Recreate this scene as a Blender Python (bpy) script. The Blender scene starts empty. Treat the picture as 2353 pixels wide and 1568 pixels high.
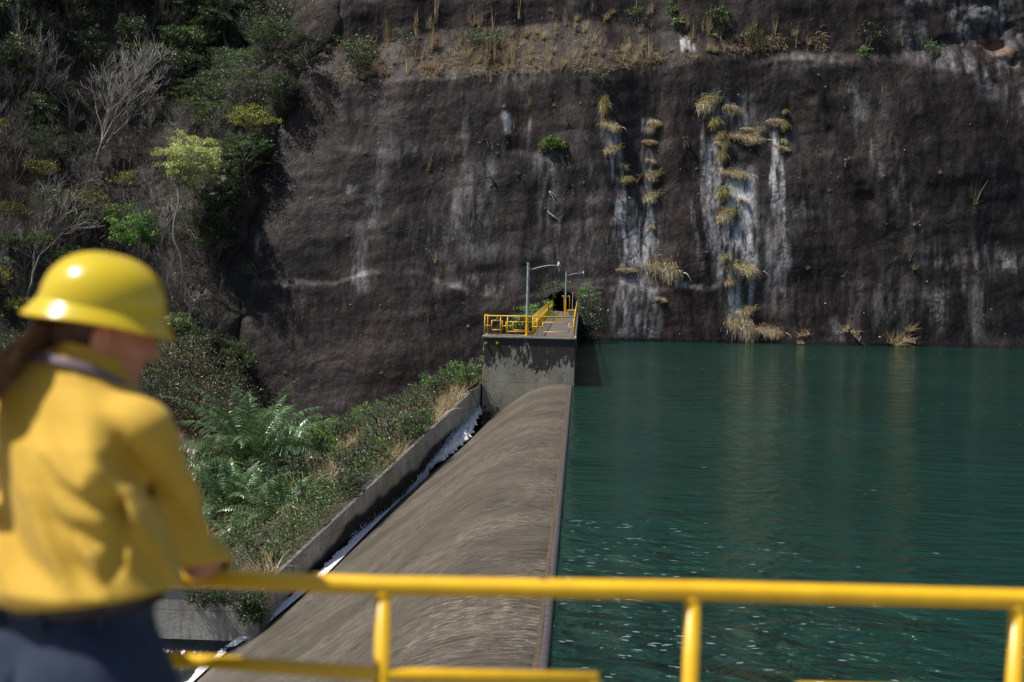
import bpy, bmesh, math, random
import numpy as np
from mathutils import Vector, Matrix, Euler, Quaternion
PI = math.pi
random.seed(7)
SC = bpy.context.scene
COL = SC.collection

# ---------------------------------------------------------------- camera
EYE = 5.75                       # eye height above the reservoir (water level is z = 0)
FPX = 3268.0                     # 50 mm lens, measured on a 2353 px wide view of the frame
ROT = Matrix.Rotation(math.atan(157.2 / FPX), 3, 'Z') @ Matrix.Rotation(PI / 2 - math.atan(153.5 / FPX), 3, 'X') @ Matrix.Rotation(0.022, 3, 'Z')
cam_data = bpy.data.cameras.new("camera")
cam = bpy.data.objects.new("camera", cam_data)
COL.objects.link(cam)
cam.matrix_world = Matrix.Translation((0, 0, EYE)) @ ROT.to_4x4()
cam_data.lens = 50.0; cam_data.sensor_width = 36.0
cam_data.clip_start = 0.05; cam_data.clip_end = 2000
cam_data.dof.use_dof = True
cam_data.dof.focus_distance = 85.0
cam_data.dof.aperture_fstop = 2.6
SC.camera = cam

# ---------------------------------------------------------------- light
SUN_EL = math.radians(60)
SUN_AZ = math.radians(-104)       # clockwise from +Y: minus is to the left of the view
sun_dir = Vector((math.sin(SUN_AZ) * math.cos(SUN_EL), math.cos(SUN_AZ) * math.cos(SUN_EL), math.sin(SUN_EL)))
world = bpy.data.worlds.new("World"); SC.world = world; world.use_nodes = True
wn = world.node_tree
bg = wn.nodes['Background']
sky = wn.nodes.new('ShaderNodeTexSky'); sky.sky_type = 'NISHITA'; sky.sun_disc = False
sky.sun_elevation = SUN_EL; sky.sun_rotation = SUN_AZ
sky.air_density = 1.0; sky.dust_density = 1.2; sky.ozone_density = 1.0
wn.links.new(sky.outputs[0], bg.inputs[0]); bg.inputs[1].default_value = 0.075
sun_data = bpy.data.lights.new("sun", 'SUN'); sun_data.energy = 4.6; sun_data.angle = math.radians(0.53)
sun_data.color = (1.0, 0.95, 0.87)
sun = bpy.data.objects.new("sun", sun_data); COL.objects.link(sun)
sun.rotation_euler = sun_dir.to_track_quat('Z', 'Y').to_euler()
sun.location = (-20, 30, 60)
SC.view_settings.view_transform = 'Standard'; SC.view_settings.look = 'None'
SC.view_settings.exposure = 0.5; SC.view_settings.gamma = 1.0
SC.cycles.max_bounces = 5; SC.cycles.diffuse_bounces = 2; SC.cycles.glossy_bounces = 3
SC.cycles.transmission_bounces = 3; SC.cycles.transparent_max_bounces = 6
SC.cycles.caustics_reflective = False; SC.cycles.caustics_refractive = False
SC.cycles.sample_clamp_indirect = 4.0
SC.cycles.use_denoising = True

# ---------------------------------------------------------------- helpers: measure, noise, mesh
CAMP = np.array([0, 0, EYE]); RM = np.array(ROT)
def ray(px, py):
    d = RM @ np.array([(px - 1176.5) / FPX, -(py - 784.0) / FPX, -1.0])
    return d / d[1]
def at(px, py, Y):
    """the point at depth Y seen at (px, py) of the measured photograph"""
    p = CAMP + ray(px, py) * Y
    return Vector((p[0], Y, p[2]))
def proj(x, y, z):
    q = np.stack([np.asarray(x, float), np.asarray(y, float), np.asarray(z, float) - EYE], -1) @ RM
    return 1176.5 + FPX * q[..., 0] / -q[..., 2], 784.0 - FPX * q[..., 1] / -q[..., 2]
def lattice(seed):
    return np.random.RandomState(seed).rand(256, 256)
_LT = {}
def vnoise(x, y, seed=0):
    L = _LT.setdefault(seed, lattice(seed))
    x = np.asarray(x, float); y = np.asarray(y, float)
    xi = np.floor(x).astype(int); yi = np.floor(y).astype(int)
    fx = x - xi; fy = y - yi
    fx = fx * fx * (3 - 2 * fx); fy = fy * fy * (3 - 2 * fy)
    a = L[xi & 255, yi & 255]; b = L[(xi + 1) & 255, yi & 255]; c = L[xi & 255, (yi + 1) & 255]; d = L[(xi + 1) & 255, (yi + 1) & 255]
    return (a * (1 - fx) + b * fx) * (1 - fy) + (c * (1 - fx) + d * fx) * fy - 0.5
def fbm(x, y, octv=4, seed=0, gain=0.5):
    s = 0; a = 1.0
    for k in range(octv):
        s = s + a * vnoise(x * 2 ** k + 17.3 * k, y * 2 ** k + 5.1 * k, seed + k); a *= gain
    return s
def sst(a, b, x):
    t = np.clip((np.asarray(x, float) - a) / (b - a), 0, 1)
    return t * t * (3 - 2 * t)
def mesh_np(name, verts, faces, mat=None, smooth=False, attrs=None, parent=None):
    me = bpy.data.meshes.new(name)
    v = np.asarray(verts, dtype=np.float32).reshape(-1, 3)
    f = np.asarray(faces, dtype=np.int32)
    n = f.shape[1]
    me.vertices.add(len(v)); me.vertices.foreach_set('co', v.ravel())
    me.loops.add(f.size); me.loops.foreach_set('vertex_index', f.ravel())
    me.polygons.add(len(f)); me.polygons.foreach_set('loop_start', np.arange(0, f.size, n, dtype=np.int32))
    try: me.polygons.foreach_set('loop_total', np.full(len(f), n, dtype=np.int32))
    except Exception: pass
    me.update(calc_edges=True)
    if smooth: me.polygons.foreach_set('use_smooth', np.ones(len(f), dtype=bool))
    for k, a in (attrs or {}).items():
        at_ = me.attributes.new(k, 'FLOAT', 'POINT'); at_.data.foreach_set('value', np.asarray(a, np.float32).ravel())
    if mat: me.materials.append(mat)
    return link(name, me, parent)
def link(name, me, parent=None):
    o = bpy.data.objects.new(name, me); COL.objects.link(o)
    if parent is not None: o.parent = parent
    return o
def grid_faces(nu, nv):
    i = np.arange(nu - 1)[:, None] * nv + np.arange(nv - 1)[None, :]
    return np.stack([i, i + 1, i + nv + 1, i + nv], -1).reshape(-1, 4)
def tag(o, label=None, cat=None, group=None, kind=None):
    if label: o['label'] = label
    if cat: o['category'] = cat
    if group: o['group'] = group
    if kind: o['kind'] = kind
    return o
def empty(name, loc=(0, 0, 0), rz=0.0, label=None, cat=None, group=None):
    o = bpy.data.objects.new(name, None); COL.objects.link(o)
    o.location = loc; o.rotation_euler = (0, 0, rz); o.empty_display_size = 0.3
    return tag(o, label, cat, group)
class MB:
    """collects quads and tubes, builds ONE mesh object"""
    def __init__(s): s.v = []; s.f = []
    def box(s, lo, hi, bev=0.0):
        x0, y0, z0 = lo; x1, y1, z1 = hi; b = len(s.v)
        s.v += [(x0, y0, z0), (x1, y0, z0), (x1, y1, z0), (x0, y1, z0), (x0, y0, z1), (x1, y0, z1), (x1, y1, z1), (x0, y1, z1)]
        s.f += [(b, b+3, b+2, b+1), (b+4, b+5, b+6, b+7), (b, b+1, b+5, b+4), (b+1, b+2, b+6, b+5), (b+2, b+3, b+7, b+6), (b+3, b, b+4, b+7)]
    def tube(s, pts, rad, n=8, cap=True):
        pts = [Vector(p) for p in pts]
        if not hasattr(rad, '__len__'): rad = [rad] * len(pts)
        prev = None; base = len(s.v)
        for i, p in enumerate(pts):
            t = (pts[min(i+1, len(pts)-1)] - pts[max(i-1, 0)])
            if t.length < 1e-9: t = Vector((0, 0, 1))
            t.normalize()
            if prev is None:
                a = Vector((1, 0, 0)) if abs(t.x) < 0.8 else Vector((0, 1, 0))
                u = t.cross(a).normalized()
            else:
                u = (prev - t * prev.dot(t)); u = u.normalized() if u.length > 1e-6 else t.orthogonal().normalized()
            prev = u; w = t.cross(u)
            for k in range(n):
                a = 2 * PI * k / n
                s.v.append(tuple(p + (u * math.cos(a) + w * math.sin(a)) * rad[i]))
        for i in range(len(pts) - 1):
            for k in range(n):
                a = base + i * n + k; b = base + i * n + (k + 1) % n
                s.f.append((a, b, b + n, a + n))
        if cap:
            s.f.append(tuple(base + k for k in reversed(range(n))))
            e = base + (len(pts) - 1) * n
            s.f.append(tuple(e + k for k in range(n)))
    def build(s, name, mat, parent=None, smooth=False, bevel=0.0, off=(0, 0, 0)):
        me = bpy.data.meshes.new(name)
        ox, oy, oz = off
        me.from_pydata([(x - ox, y - oy, z - oz) for x, y, z in s.v], [], s.f); me.update()
        if bevel > 0:
            bm = bmesh.new(); bm.from_mesh(me)
            bmesh.ops.remove_doubles(bm, verts=bm.verts, dist=1e-6)
            es = [e for e in bm.edges if len(e.link_faces) == 2 and e.calc_face_angle(0) > 0.6]
            bmesh.ops.bevel(bm, geom=es, offset=bevel, segments=2, affect='EDGES', profile=0.6)
            bm.to_mesh(me); bm.free()
        if smooth: me.polygons.foreach_set('use_smooth', np.ones(len(me.polygons), dtype=bool))
        if mat: me.materials.append(mat)
        return link(name, me, parent)

# ---------------------------------------------------------------- material helpers
def new_mat(name):
    m = bpy.data.materials.new(name); m.use_nodes = True
    nt = m.node_tree; b = nt.nodes['Principled BSDF']
    return m, nt, b
def N(nt, t, **kw):
    n = nt.nodes.new(t)
    for k, v in kw.items():
        if k in n.inputs.keys() if hasattr(n.inputs, 'keys') else False: n.inputs[k].default_value = v
        else: setattr(n, k, v)
    return n
def noise(nt, vec, scale, detail=4, rough=0.55, dist=0.0):
    n = nt.nodes.new('ShaderNodeTexNoise'); n.inputs['Scale'].default_value = scale
    n.inputs['Detail'].default_value = detail; n.inputs['Roughness'].default_value = rough
    n.inputs['Distortion'].default_value = dist
    if vec is not None: nt.links.new(vec, n.inputs['Vector'])
    return n.outputs['Fac']
def ramp(nt, fac, stops, interp='LINEAR'):
    r = nt.nodes.new('ShaderNodeValToRGB'); r.color_ramp.interpolation = interp
    el = r.color_ramp.elements
    while len(el) < len(stops): el.new(0.5)
    for e, (p, c) in zip(el, stops):
        e.position = p; e.color = (*c, 1) if hasattr(c, '__len__') else (c, c, c, 1)
    nt.links.new(fac, r.inputs[0])
    return r.outputs[0]
def mix(nt, fac, a, b, mode='MIX'):
    m = nt.nodes.new('ShaderNodeMix'); m.data_type = 'RGBA'; m.blend_type = mode
    if isinstance(fac, (int, float)): m.inputs[0].default_value = fac
    else: nt.links.new(fac, m.inputs[0])
    for s, v in ((m.inputs[6], a), (m.inputs[7], b)):
        if isinstance(v, tuple): s.default_value = (*v, 1) if len(v) == 3 else v
        else: nt.links.new(v, s)
    return m.outputs[2]
def mth(nt, op, a, b=None, clamp=False):
    m = nt.nodes.new('ShaderNodeMath'); m.operation = op; m.use_clamp = clamp
    for s, v in ((m.inputs[0], a), (m.inputs[1], b)):
        if v is None: continue
        if isinstance(v, (int, float)): s.default_value = v
        else: nt.links.new(v, s)
    return m.outputs[0]
def coords(nt, scale=(1, 1, 1), kind='Object', rot=(0, 0, 0)):
    tc = nt.nodes.new('ShaderNodeTexCoord'); mp = nt.nodes.new('ShaderNodeMapping')
    mp.inputs['Scale'].default_value = scale; mp.inputs['Rotation'].default_value = rot
    nt.links.new(tc.outputs[kind], mp.inputs[0]); return mp.outputs[0]
def attr(nt, name):
    a = nt.nodes.new('ShaderNodeAttribute'); a.attribute_name = name; return a.outputs['Fac']
def bump(nt, b, height, strength=0.5, dist=0.05):
    n = nt.nodes.new('ShaderNodeBump'); n.inputs['Strength'].default_value = strength; n.inputs['Distance'].default_value = dist
    nt.links.new(height, n.inputs['Height']); nt.links.new(n.outputs[0], b.inputs['Normal']); return n
def setb(b, **kw):
    for k, v in kw.items():
        b.inputs[k.replace('_', ' ')].default_value = (*v, 1) if isinstance(v, tuple) and len(v) == 3 and 'Radius' not in k else v
def simple(name, col, rough=0.5, metallic=0.0, var=0.15, scale=8.0, bumps=0.0, spec=0.5, dirt=None):
    m, nt, b = new_mat(name)
    v = coords(nt)
    f = noise(nt, v, scale, 6, 0.6)
    dark = tuple(c * (1 - var) for c in col); lite = tuple(min(1, c * (1 + var)) for c in col)
    c = ramp(nt, f, [(0.3, dark), (0.7, lite)])
    if dirt:
        g = ramp(nt, noise(nt, v, scale * 0.6, 8, 0.7), [(0.56, 0.0), (0.68, 1.0)])
        c = mix(nt, g, c, dirt)
    nt.links.new(c, b.inputs['Base Color'])
    setb(b, Roughness=rough, Metallic=metallic); b.inputs['Specular IOR Level'].default_value = spec
    if bumps: bump(nt, b, noise(nt, v, scale * 4, 5), bumps, 0.02)
    return m
def leaf_mat(name, c1, c2, c3=None, rough=0.45, transl=0.25, spec=0.5):
    m, nt, b = new_mat(name)
    g = nt.nodes.new('ShaderNodeNewGeometry')
    oi = nt.nodes.new('ShaderNodeObjectInfo')
    stops = [(0.0, c1), (0.6, c2)] + ([(0.95, c3)] if c3 else [])
    c = ramp(nt, g.outputs['Random Per Island'], stops)
    hs = nt.nodes.new('ShaderNodeHueSaturation')
    nt.links.new(c, hs.inputs['Color'])
    nt.links.new(mth(nt, 'ADD', mth(nt, 'MULTIPLY', oi.outputs['Random'], 0.45), 0.78), hs.inputs['Value'])
    nt.links.new(mth(nt, 'ADD', mth(nt, 'MULTIPLY', oi.outputs['Random'], 0.03), 0.485), hs.inputs['Hue'])
    nt.links.new(hs.outputs[0], b.inputs['Base Color'])
    setb(b, Roughness=rough); b.inputs['Specular IOR Level'].default_value = spec
    tr = nt.nodes.new('ShaderNodeBsdfTranslucent'); nt.links.new(hs.outputs[0], tr.inputs[0])
    ms = nt.nodes.new('ShaderNodeMixShader'); ms.inputs[0].default_value = transl
    nt.links.new(b.outputs[0], ms.inputs[1]); nt.links.new(tr.outputs[0], ms.inputs[2])
    nt.links.new(ms.outputs[0], nt.nodes['Material Output'].inputs[0])
    return m
# ---------------------------------------------------------------- the cliff
LEDGE = [(-700, 245), (780, 190), (1100, 172), (1400, 158), (1800, 112), (1960, 118), (2100, 112), (2353, 150), (3200, 260)]
LTOP = [(-700, 120), (780, 110), (1000, 50), (1400, 25), (1640, 60), (1760, 88), (1960, 92), (2080, 100), (2250, 60), (2353, 20), (3200, -200)]
LX = [p[0] for p in LEDGE]; LY = [p[1] for p in LEDGE]; TX = [p[0] for p in LTOP]; TY = [p[1] for p in LTOP]
ZPX = 131.0 / FPX
def cliff_px(X, Z):
    """rough photograph position of a point of the face, used to lay out where features are"""
    return proj(X, 131.5 + 0 * X, Z)
def cliff_y(X, Z, fine=True):
    X = np.asarray(X, float); Z = np.asarray(Z, float)
    px, py = cliff_px(X, Z)
    w = fbm(X * 0.05, Z * 0.05, 3, 11) * 40
    led = np.interp(px, LX, LY) + w * 0.35 + fbm(X * 0.3, Z * 0.3, 3, 12) * 14
    top = np.minimum(np.interp(px, TX, TY), led - 20) + w * 0.3
    zl = (634 - led) * ZPX + EYE; zt = (634 - top) * ZPX + EYE
    zt = np.maximum(zt, zl + 0.8)
    Y = 129.6 + 0.055 * np.clip(X, -60, 80)
    Y = Y + 0.23 * np.minimum(Z, zl) + 0.62 * np.clip(Z - zl, 0, zt - zl) + 0.14 * np.clip(Z - zt, 0, 99)
    # the left end turns back into the hill
    Y = Y + 0.035 * np.clip(-18 - X, 0, 60) ** 1.6 + 1.3 * np.clip(np.interp(Z, [-20, -6, 4, 6, 18, 26, 32, 45, 60], [-27.0, -28.5, -32, -33, -28.5, -25.5, -22, -14, -4]) - 3 - X, 0, 60)
    # big and middle swells, vertical ribs, bedding
    Y = Y + 2.2 * fbm(X * 0.055, Z * 0.045, 3, 21) + 0.85 * fbm((X + Z * 0.35) * 0.20, Z * 0.06, 3, 31)
    Y = Y + 0.28 * fbm(X * 0.10, (Z - 0.1 * X) * 0.36, 3, 41)
    Y = Y + 4.0 * np.exp(-(((px - 1292) / 26.0) ** 2 + ((py - 702) / 22.0) ** 2) ** 2)
    # a long bedding shelf low on the wall
    zs = EYE - 0.9 + fbm(X * 0.12, 0 * X, 4, 51) * 2.2 + 0.015 * X
    amp = np.clip(0.55 + 2.2 * fbm(X * 0.16, 0 * X + 3, 3, 53), 0, 1.1)
    Y = Y + 0.30 * amp * sst(-0.25, 0.25, Z - zs) * sst(-34, -28, X) * (1 - sst(13, 17, X))
    zs2 = 17.2 + fbm(X * 0.1, 0 * X, 4, 57) * 2.0 - 0.03 * X
    Y = Y + 0.30 * np.clip(0.3 + 2.2 * fbm(X * 0.2, 0 * X + 9, 3, 59), 0, 1) * sst(-0.35, 0.35, Z - zs2) * (1 - sst(-4, 2, X))
    # stepped-back panel and shelf on the right
    line = np.interp(py, [90, 330, 560, 640], [1990, 2075, 2205, 2235]) + fbm(X * 0.4, Z * 0.4, 3, 61) * 26
    shelfy = 592 - (px - 2200) * 0.03 + fbm(X * 0.5, 0 * X, 3, 62) * 14
    m = sst(0, 60, px - line) * (1 - sst(-12, 14, py - shelfy)) * sst(100, 150, py)
    rib = np.exp(-((px - line - 12) / 16.0) ** 2) * sst(100, 200, py) * (1 - sst(380, 600, py))
    Y = Y + 0.22 * rib
    rib2 = np.exp(-((px - (line - 130 + fbm(X * .3, Z * .3, 3, 66) * 60)) / 26.0) ** 2) * sst(130, 200, py) * (1 - sst(420, 720, py))
    Y = Y - 0.3 * rib2
    # craggy rock above the terrace at the right
    cr = sst(1850, 2100, px) * (1 - sst(130, 200, py))
    Y = Y + cr * (1.0 * fbm(X * 0.22, Z * 0.35, 5, 71)) * sst(2180, 2300, px)
    cvn = fbm(X * 0.5, Z * 0.5, 3, 77) * 40
    cave = np.exp(-(((px - 2352 + cvn) / 50.0) ** 2 + ((py - 72 - (px - 2340) * .5 + cvn) / 26.0) ** 2) ** 2)
    Y = Y + 0.8 * cave
    if fine:
        Y = Y + 0.09 * fbm(X * 0.9, Z * 0.45, 3, 81) + 0.04 * np.abs(fbm(X * 2.4, Z * 3.4, 3, 91))
    return Y
def stain(X, Z):
    px, py = cliff_px(X, Z)
    n = fbm(X * 0.9, Z * 0.16, 4, 101); n2 = fbm(X * 2.2, Z * 0.5, 4, 111); n3 = fbm(X * 0.5, Z * 0.6, 4, 121)
    st = np.zeros_like(px)
    def streak(x0, x1, y0, y1, w, a, soft=60):
        c = np.interp(py, [y0, y1], [x0, x1])
        return a * np.exp(-(np.abs(px - c + n * 30) / w) ** 5) * sst(y0 - soft * .4, y0 + soft, py) * (1 - sst(y1 - soft, y1 + soft * .5, py)) * np.clip(0.72 + n2 * 1.6 + 1.2 * fbm(X * 5.0, Z * 0.5, 3, 117), 0.06, 1.3)
    for s in [(1425, 1437, 430, 620, 24, .8), (1495, 1502, 330, 650, 15, .8), (1462, 1464, 440, 640, 52, .42), (1460, 1462, 620, 780, 52, .45), (1505, 1500, 640, 700, 30, .45),
              (1698, 1702, 380, 650, 46, 1.0), (1660, 1655, 300, 600, 18, .5), (1722, 1696, 500, 775, 34, .75), (1632, 1640, 240, 640, 9, .35),
              (1795, 1790, 270, 500, 9, .75), (1812, 1806, 320, 520, 6, .7), (1790, 1795, 470, 720, 26, .28),
              (1395, 1420, 270, 430, 14, .5), (1690, 1692, 190, 300, 60, .3), (1158, 1158, 245, 305, 8, .7, 10), (1590, 1597, 52, 98, 12, .9, 10),
              (1218, 1222, 260, 340, 7, .35, 20), (1120, 1050, 320, 600, 40, .22), (1250, 1275, 340, 560, 34, .26), (1060, 1062, 250, 480, 10, .18),
              (1590, 1600, 430, 620, 8, .25), (1905, 1940, 720, 790, 20, .3), (2150, 2165, 640, 760, 30, .45), (1020, 980, 330, 350, 60, .2, 20), (1500, 1504, 262, 300, 12, .6, 12), (2240, 2260, 620, 790, 16, .25), (880, 830, 260, 640, 26, .14)]:
        st = np.maximum(st, streak(*s))
    # pale rock at upper right, shelf
    up = sst(2040, 2160, px + n3 * 160) * (1 - sst(90, 190, py - (px - 2200) * 0.5)) * np.clip(0.55 + n3 * 2.0, 0, 1)
    st = np.maximum(st, 0.42 * up * np.clip(.6 + n2 * 2, 0, 1.2))
    dg = np.exp(-(np.abs(px - np.interp(py, [120, 330, 560, 640], [1960, 2040, 2150, 2200]) + n * 40) / 36.0) ** 2) * sst(120, 200, py) * (1 - sst(560, 640, py))
    st = np.maximum(st, dg * np.clip(0.15 + n2 * 1.2, 0, 1) * 0.45)
    sh = np.exp(-((py - 600 + n3 * 30) / 22.0) ** 2) * sst(2080, 2200, px)
    st = np.maximum(st, 0.40 * sh * np.clip(.6 + n2 * 2.5, 0, 1.2))
    for (x, y, rx, ry, a) in [(835, 640, 30, 22, .8), (1100, 655, 90, 10, .45), (1260, 590, 60, 22, .3), (680, 655, 50, 8, .4), (805, 425, 14, 14, .6), (598, 558, 8, 16, .5), (1060, 560, 130, 70, .18), (930, 340, 60, 30, .22), (1130, 160, 120, 14, .35), (1850, 460, 60, 50, .22), (1350, 500, 40, 120, .22), (1780, 300, 60, 40, .2), (1540, 655, 120, 6, .5), (2160, 670, 30, 18, .5), (1900, 120, 80, 16, .3), (2060, 700, 80, 60, .2)]:
        st = np.maximum(st, a * np.exp(-(((px - x + n2 * 30) / rx) ** 2 + ((py - y + n3 * 30) / ry) ** 2)) * np.clip(0.7 + n2 * 2, 0, 1.3))
    red = np.clip(np.exp(-(((px - 1560) / 90.0) ** 2)) * sst(120, 240, py) * 0.9 + 0.7 * np.exp(-(((px - 1640) / 240.0) ** 2)) * sst(560, 700, py)
                  + 0.6 * np.exp(-(((px - 690) / 110.0) ** 2 + ((py - 230) / 110.0) ** 2)) + 0.6 * fbm(X * 0.12, Z * 0.10, 3, 131) + 0.1 + 0.5 * np.exp(-(((px - 850) / 200.0) ** 2 + ((py - 760) / 130.0) ** 2)), 0, 1)
    och = np.exp(-((((px - 2352 + n3 * 50) / 50.0) ** 2 + ((py - 76 - (px - 2340) * .5 + n3 * 50) / 30.0) ** 2)) ** 2) * np.clip(.6 + n2, 0, 1)
    led = np.interp(px, LX, LY); top = np.interp(px, TX, TY)
    soil = sst(-14, 6, py - top) * (1 - sst(0, 12, py - led)) * sst(700, 820, px) * (1 - sst(1900, 2150, px)) * np.clip(0.55 + n3 * 1.6, 0, 1)
    wet = (1 - sst(0.02, 0.35 + 0.25 * n3, Z)) * sst(-1.5, -0.5, X)
    st = np.clip(st * (0.85 + 0.5 * sst(1360, 1420, px) * (1 - sst(1800, 1860, px))), 0, 1)
    return st, red, och, soil, wet
cm, nt, b = new_mat('dark_rock')
v = coords(nt)
vs = coords(nt, (1.0, 1.0, 0.22))
f1 = noise(nt, coords(nt, (1.0, 1.0, 0.6)), 0.30, 9, 0.68, 0.6); f2 = noise(nt, vs, 1.4, 8, 0.65); f3 = noise(nt, v, 4.5, 6, 0.7)
base = ramp(nt, f1, [(0.36, (0.0064, 0.0053, 0.0058)), (0.50, (0.0180, 0.0122, 0.0108)), (0.64, (0.043, 0.0295, 0.0250))])
base = mix(nt, mth(nt, 'MULTIPLY', attr(nt, 'red'), 0.8), base, ramp(nt, f2, [(0.3, (0.018, 0.0100, 0.0088)), (0.7, (0.062, 0.035, 0.028))]))
base = mix(nt, ramp(nt, f2, [(0.52, 0.0), (0.72, 0.6)]), base, (0.050, 0.043, 0.042))
fv = noise(nt, coords(nt, (2.2, 2.2, 0.12)), 1.0, 8, 0.7, 0.3)
base = mix(nt, ramp(nt, fv, [(0.40, 0.85), (0.52, 0.0)]), base, (0.0042, 0.0036, 0.004))
base = mix(nt, ramp(nt, fv, [(0.60, 0.0), (0.75, 0.4)]), base, (0.06, 0.052, 0.052))
fs = noise(nt, coords(nt, (1, 1, 3.0)), 2.6, 9, 0.8, 0.4)
base = mix(nt, ramp(nt, fs, [(0.605, 0.0), (0.68, 0.7)]), base, (0.10, 0.088, 0.082))
base = mix(nt, ramp(nt, f3, [(0.34, 0.6), (0.5, 0.0)]), base, (0.005, 0.0048, 0.0054))
soil_c = ramp(nt, noise(nt, v, 3.0, 6, 0.7), [(0.35, (0.022, 0.018, 0.016)), (0.65, (0.085, 0.062, 0.044))])
base = mix(nt, mth(nt, 'MULTIPLY', attr(nt, 'soil'), 0.55), base, soil_c)
pale = ramp(nt, noise(nt, coords(nt, (1, 1, .35)), 2.2, 8, 0.7), [(0.3, (0.14, 0.135, 0.14)), (0.5, (0.36, 0.35, 0.355)), (0.72, (0.80, 0.78, 0.78))])
base = mix(nt, mth(nt, 'MULTIPLY', attr(nt, 'stain'), mth(nt, 'ADD', mth(nt, 'MULTIPLY', f3, 1.4), 0.25), True), base, pale)
base = mix(nt, attr(nt, 'ochre'), base, (0.17, 0.075, 0.026))
ck = mth(nt, 'ABSOLUTE', mth(nt, 'SUBTRACT', noise(nt, coords(nt, (1, 1, .8)), 0.22, 8, 0.62, 0.8), 0.5))
base = mix(nt, ramp(nt, ck, [(0.0, 0.8), (0.006, 0.5), (0.014, 0.0)]), base, (0.006, 0.0055, 0.006))
# small light chips in the sprayed concrete
vo = nt.nodes.new('ShaderNodeTexVoronoi'); vo.inputs['Scale'].default_value = 1.15; nt.links.new(v, vo.inputs['Vector'])
base = mix(nt, ramp(nt, vo.outputs['Distance'], [(0.035, 0.8), (0.075, 0.0)]), base, (0.16, 0.14, 0.13))
base = mix(nt, attr(nt, 'wet'), base, (0.006, 0.006, 0.007))
nt.links.new(base, b.inputs['Base Color'])
setb(b, Roughness=0.62); b.inputs['Specular IOR Level'].default_value = 0.22
h = mth(nt, 'ADD', mth(nt, 'MULTIPLY', noise(nt, coords(nt, (1, 1, .7)), 0.9, 7, 0.6), 0.8), mth(nt, 'MULTIPLY', ck, 1.2))
bump(nt, b, h, 1.0, 0.22)
xs = np.arange(-56, 74, 0.15); zs = np.concatenate([np.arange(-14, 33, 0.15), np.arange(33.15, 72, 1.2)])
X, Z = np.meshgrid(xs, zs, indexing='ij')
Y = cliff_y(X, Z)
st, red, och, soil, wet = stain(X, Z)
cl = mesh_np('cliff', np.stack([X, Y, Z], -1), grid_faces(*X.shape), cm, True, dict(stain=st, red=red, ochre=och, soil=soil, wet=wet))
tag(cl, 'dark sprayed rock cliff with pale mineral streaks rising from the reservoir', kind='structure')
def march(px, py, fn, y0=60, y1=230, n=1400):
    d = ray(px, py); t = np.linspace(y0, y1, n)
    X = d[0] * t; Z = EYE + d[2] * t
    F = t - fn(X, Z)
    i = np.where(F > 0)[0]
    if len(i) == 0: return None
    i = max(i[0], 1); a, b_ = F[i-1], F[i]; k = -a / (b_ - a + 1e-9); tt = t[i-1] + k * (t[i] - t[i-1])
    return Vector((d[0] * tt, tt, EYE + d[2] * tt))
def cliff_point(px, py): return march(px, py, cliff_y, 100, 180)

# ---------------------------------------------------------------- wooded hillside left of the cliff
BZ = [-20, -6, 4, 6, 18, 26, 32, 45, 60]
BX = [-27.0, -28.5, -32, -33, -28.5, -25.5, -22, -14, -4]
def hill_y(X, Z, fine=True):
    X = np.asarray(X, float); Z = np.asarray(Z, float)
    xb = np.interp(Z, BZ, BX) + fbm(X * 0, Z * 0.35, 3, 201) * 2.2
    yb = cliff_y(xb, Z, False)
    u = xb - X                                     # how far left of the rock's edge
    Y = yb - 0.62 * u + 0.80 * np.clip(Z + 5, 0, 80) * sst(0, 16, u)
    Y = np.where(u < 0, yb + 0.5 - 1.6 * u, Y)
    Y = Y + 2.2 * fbm(X * 0.09, Z * 0.12, 3, 211) * sst(0, 6, u)
    if fine: Y = Y + 0.7 * fbm(X * 0.5, Z * 0.6, 4, 221)
    return Y
hm, nt, b = new_mat('leaf_litter_soil')
v = coords(nt)
c = ramp(nt, noise(nt, v, 0.5, 8, 0.7), [(0.3, (0.015, 0.011, 0.009)), (0.5, (0.034, 0.025, 0.020)), (0.72, (0.060, 0.047, 0.037))])
c = mix(nt, ramp(nt, noise(nt, v, 3.5, 8, 0.75), [(0.45, 0.0), (0.7, 0.8)]), c, (0.11, 0.085, 0.07))
c = mix(nt, ramp(nt, noise(nt, v, 0.22, 5, 0.6), [(0.5, 0.0), (0.62, 0.7)]), c, (0.022, 0.032, 0.012))
nt.links.new(c, b.inputs['Base Color']); setb(b, Roughness=0.95)
bump(nt, b, noise(nt, v, 2.5, 8, 0.75), 1.0, 0.5)
xs = np.arange(-95, -3, 0.5); zs = np.concatenate([np.arange(-9, 45, 0.5), np.arange(45, 100, 2.0)])
X, Z = np.meshgrid(xs, zs, indexing='ij')
Y = hill_y(X, Z)
hl = mesh_np('hillside', np.stack([X, Y, Z], -1), grid_faces(*X.shape), hm, True)
tag(hl, 'steep brown hillside under dry trees left of the cliff', kind='structure')
def hill_point(px, py): return march(px, py, hill_y, 60, 220)

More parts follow.
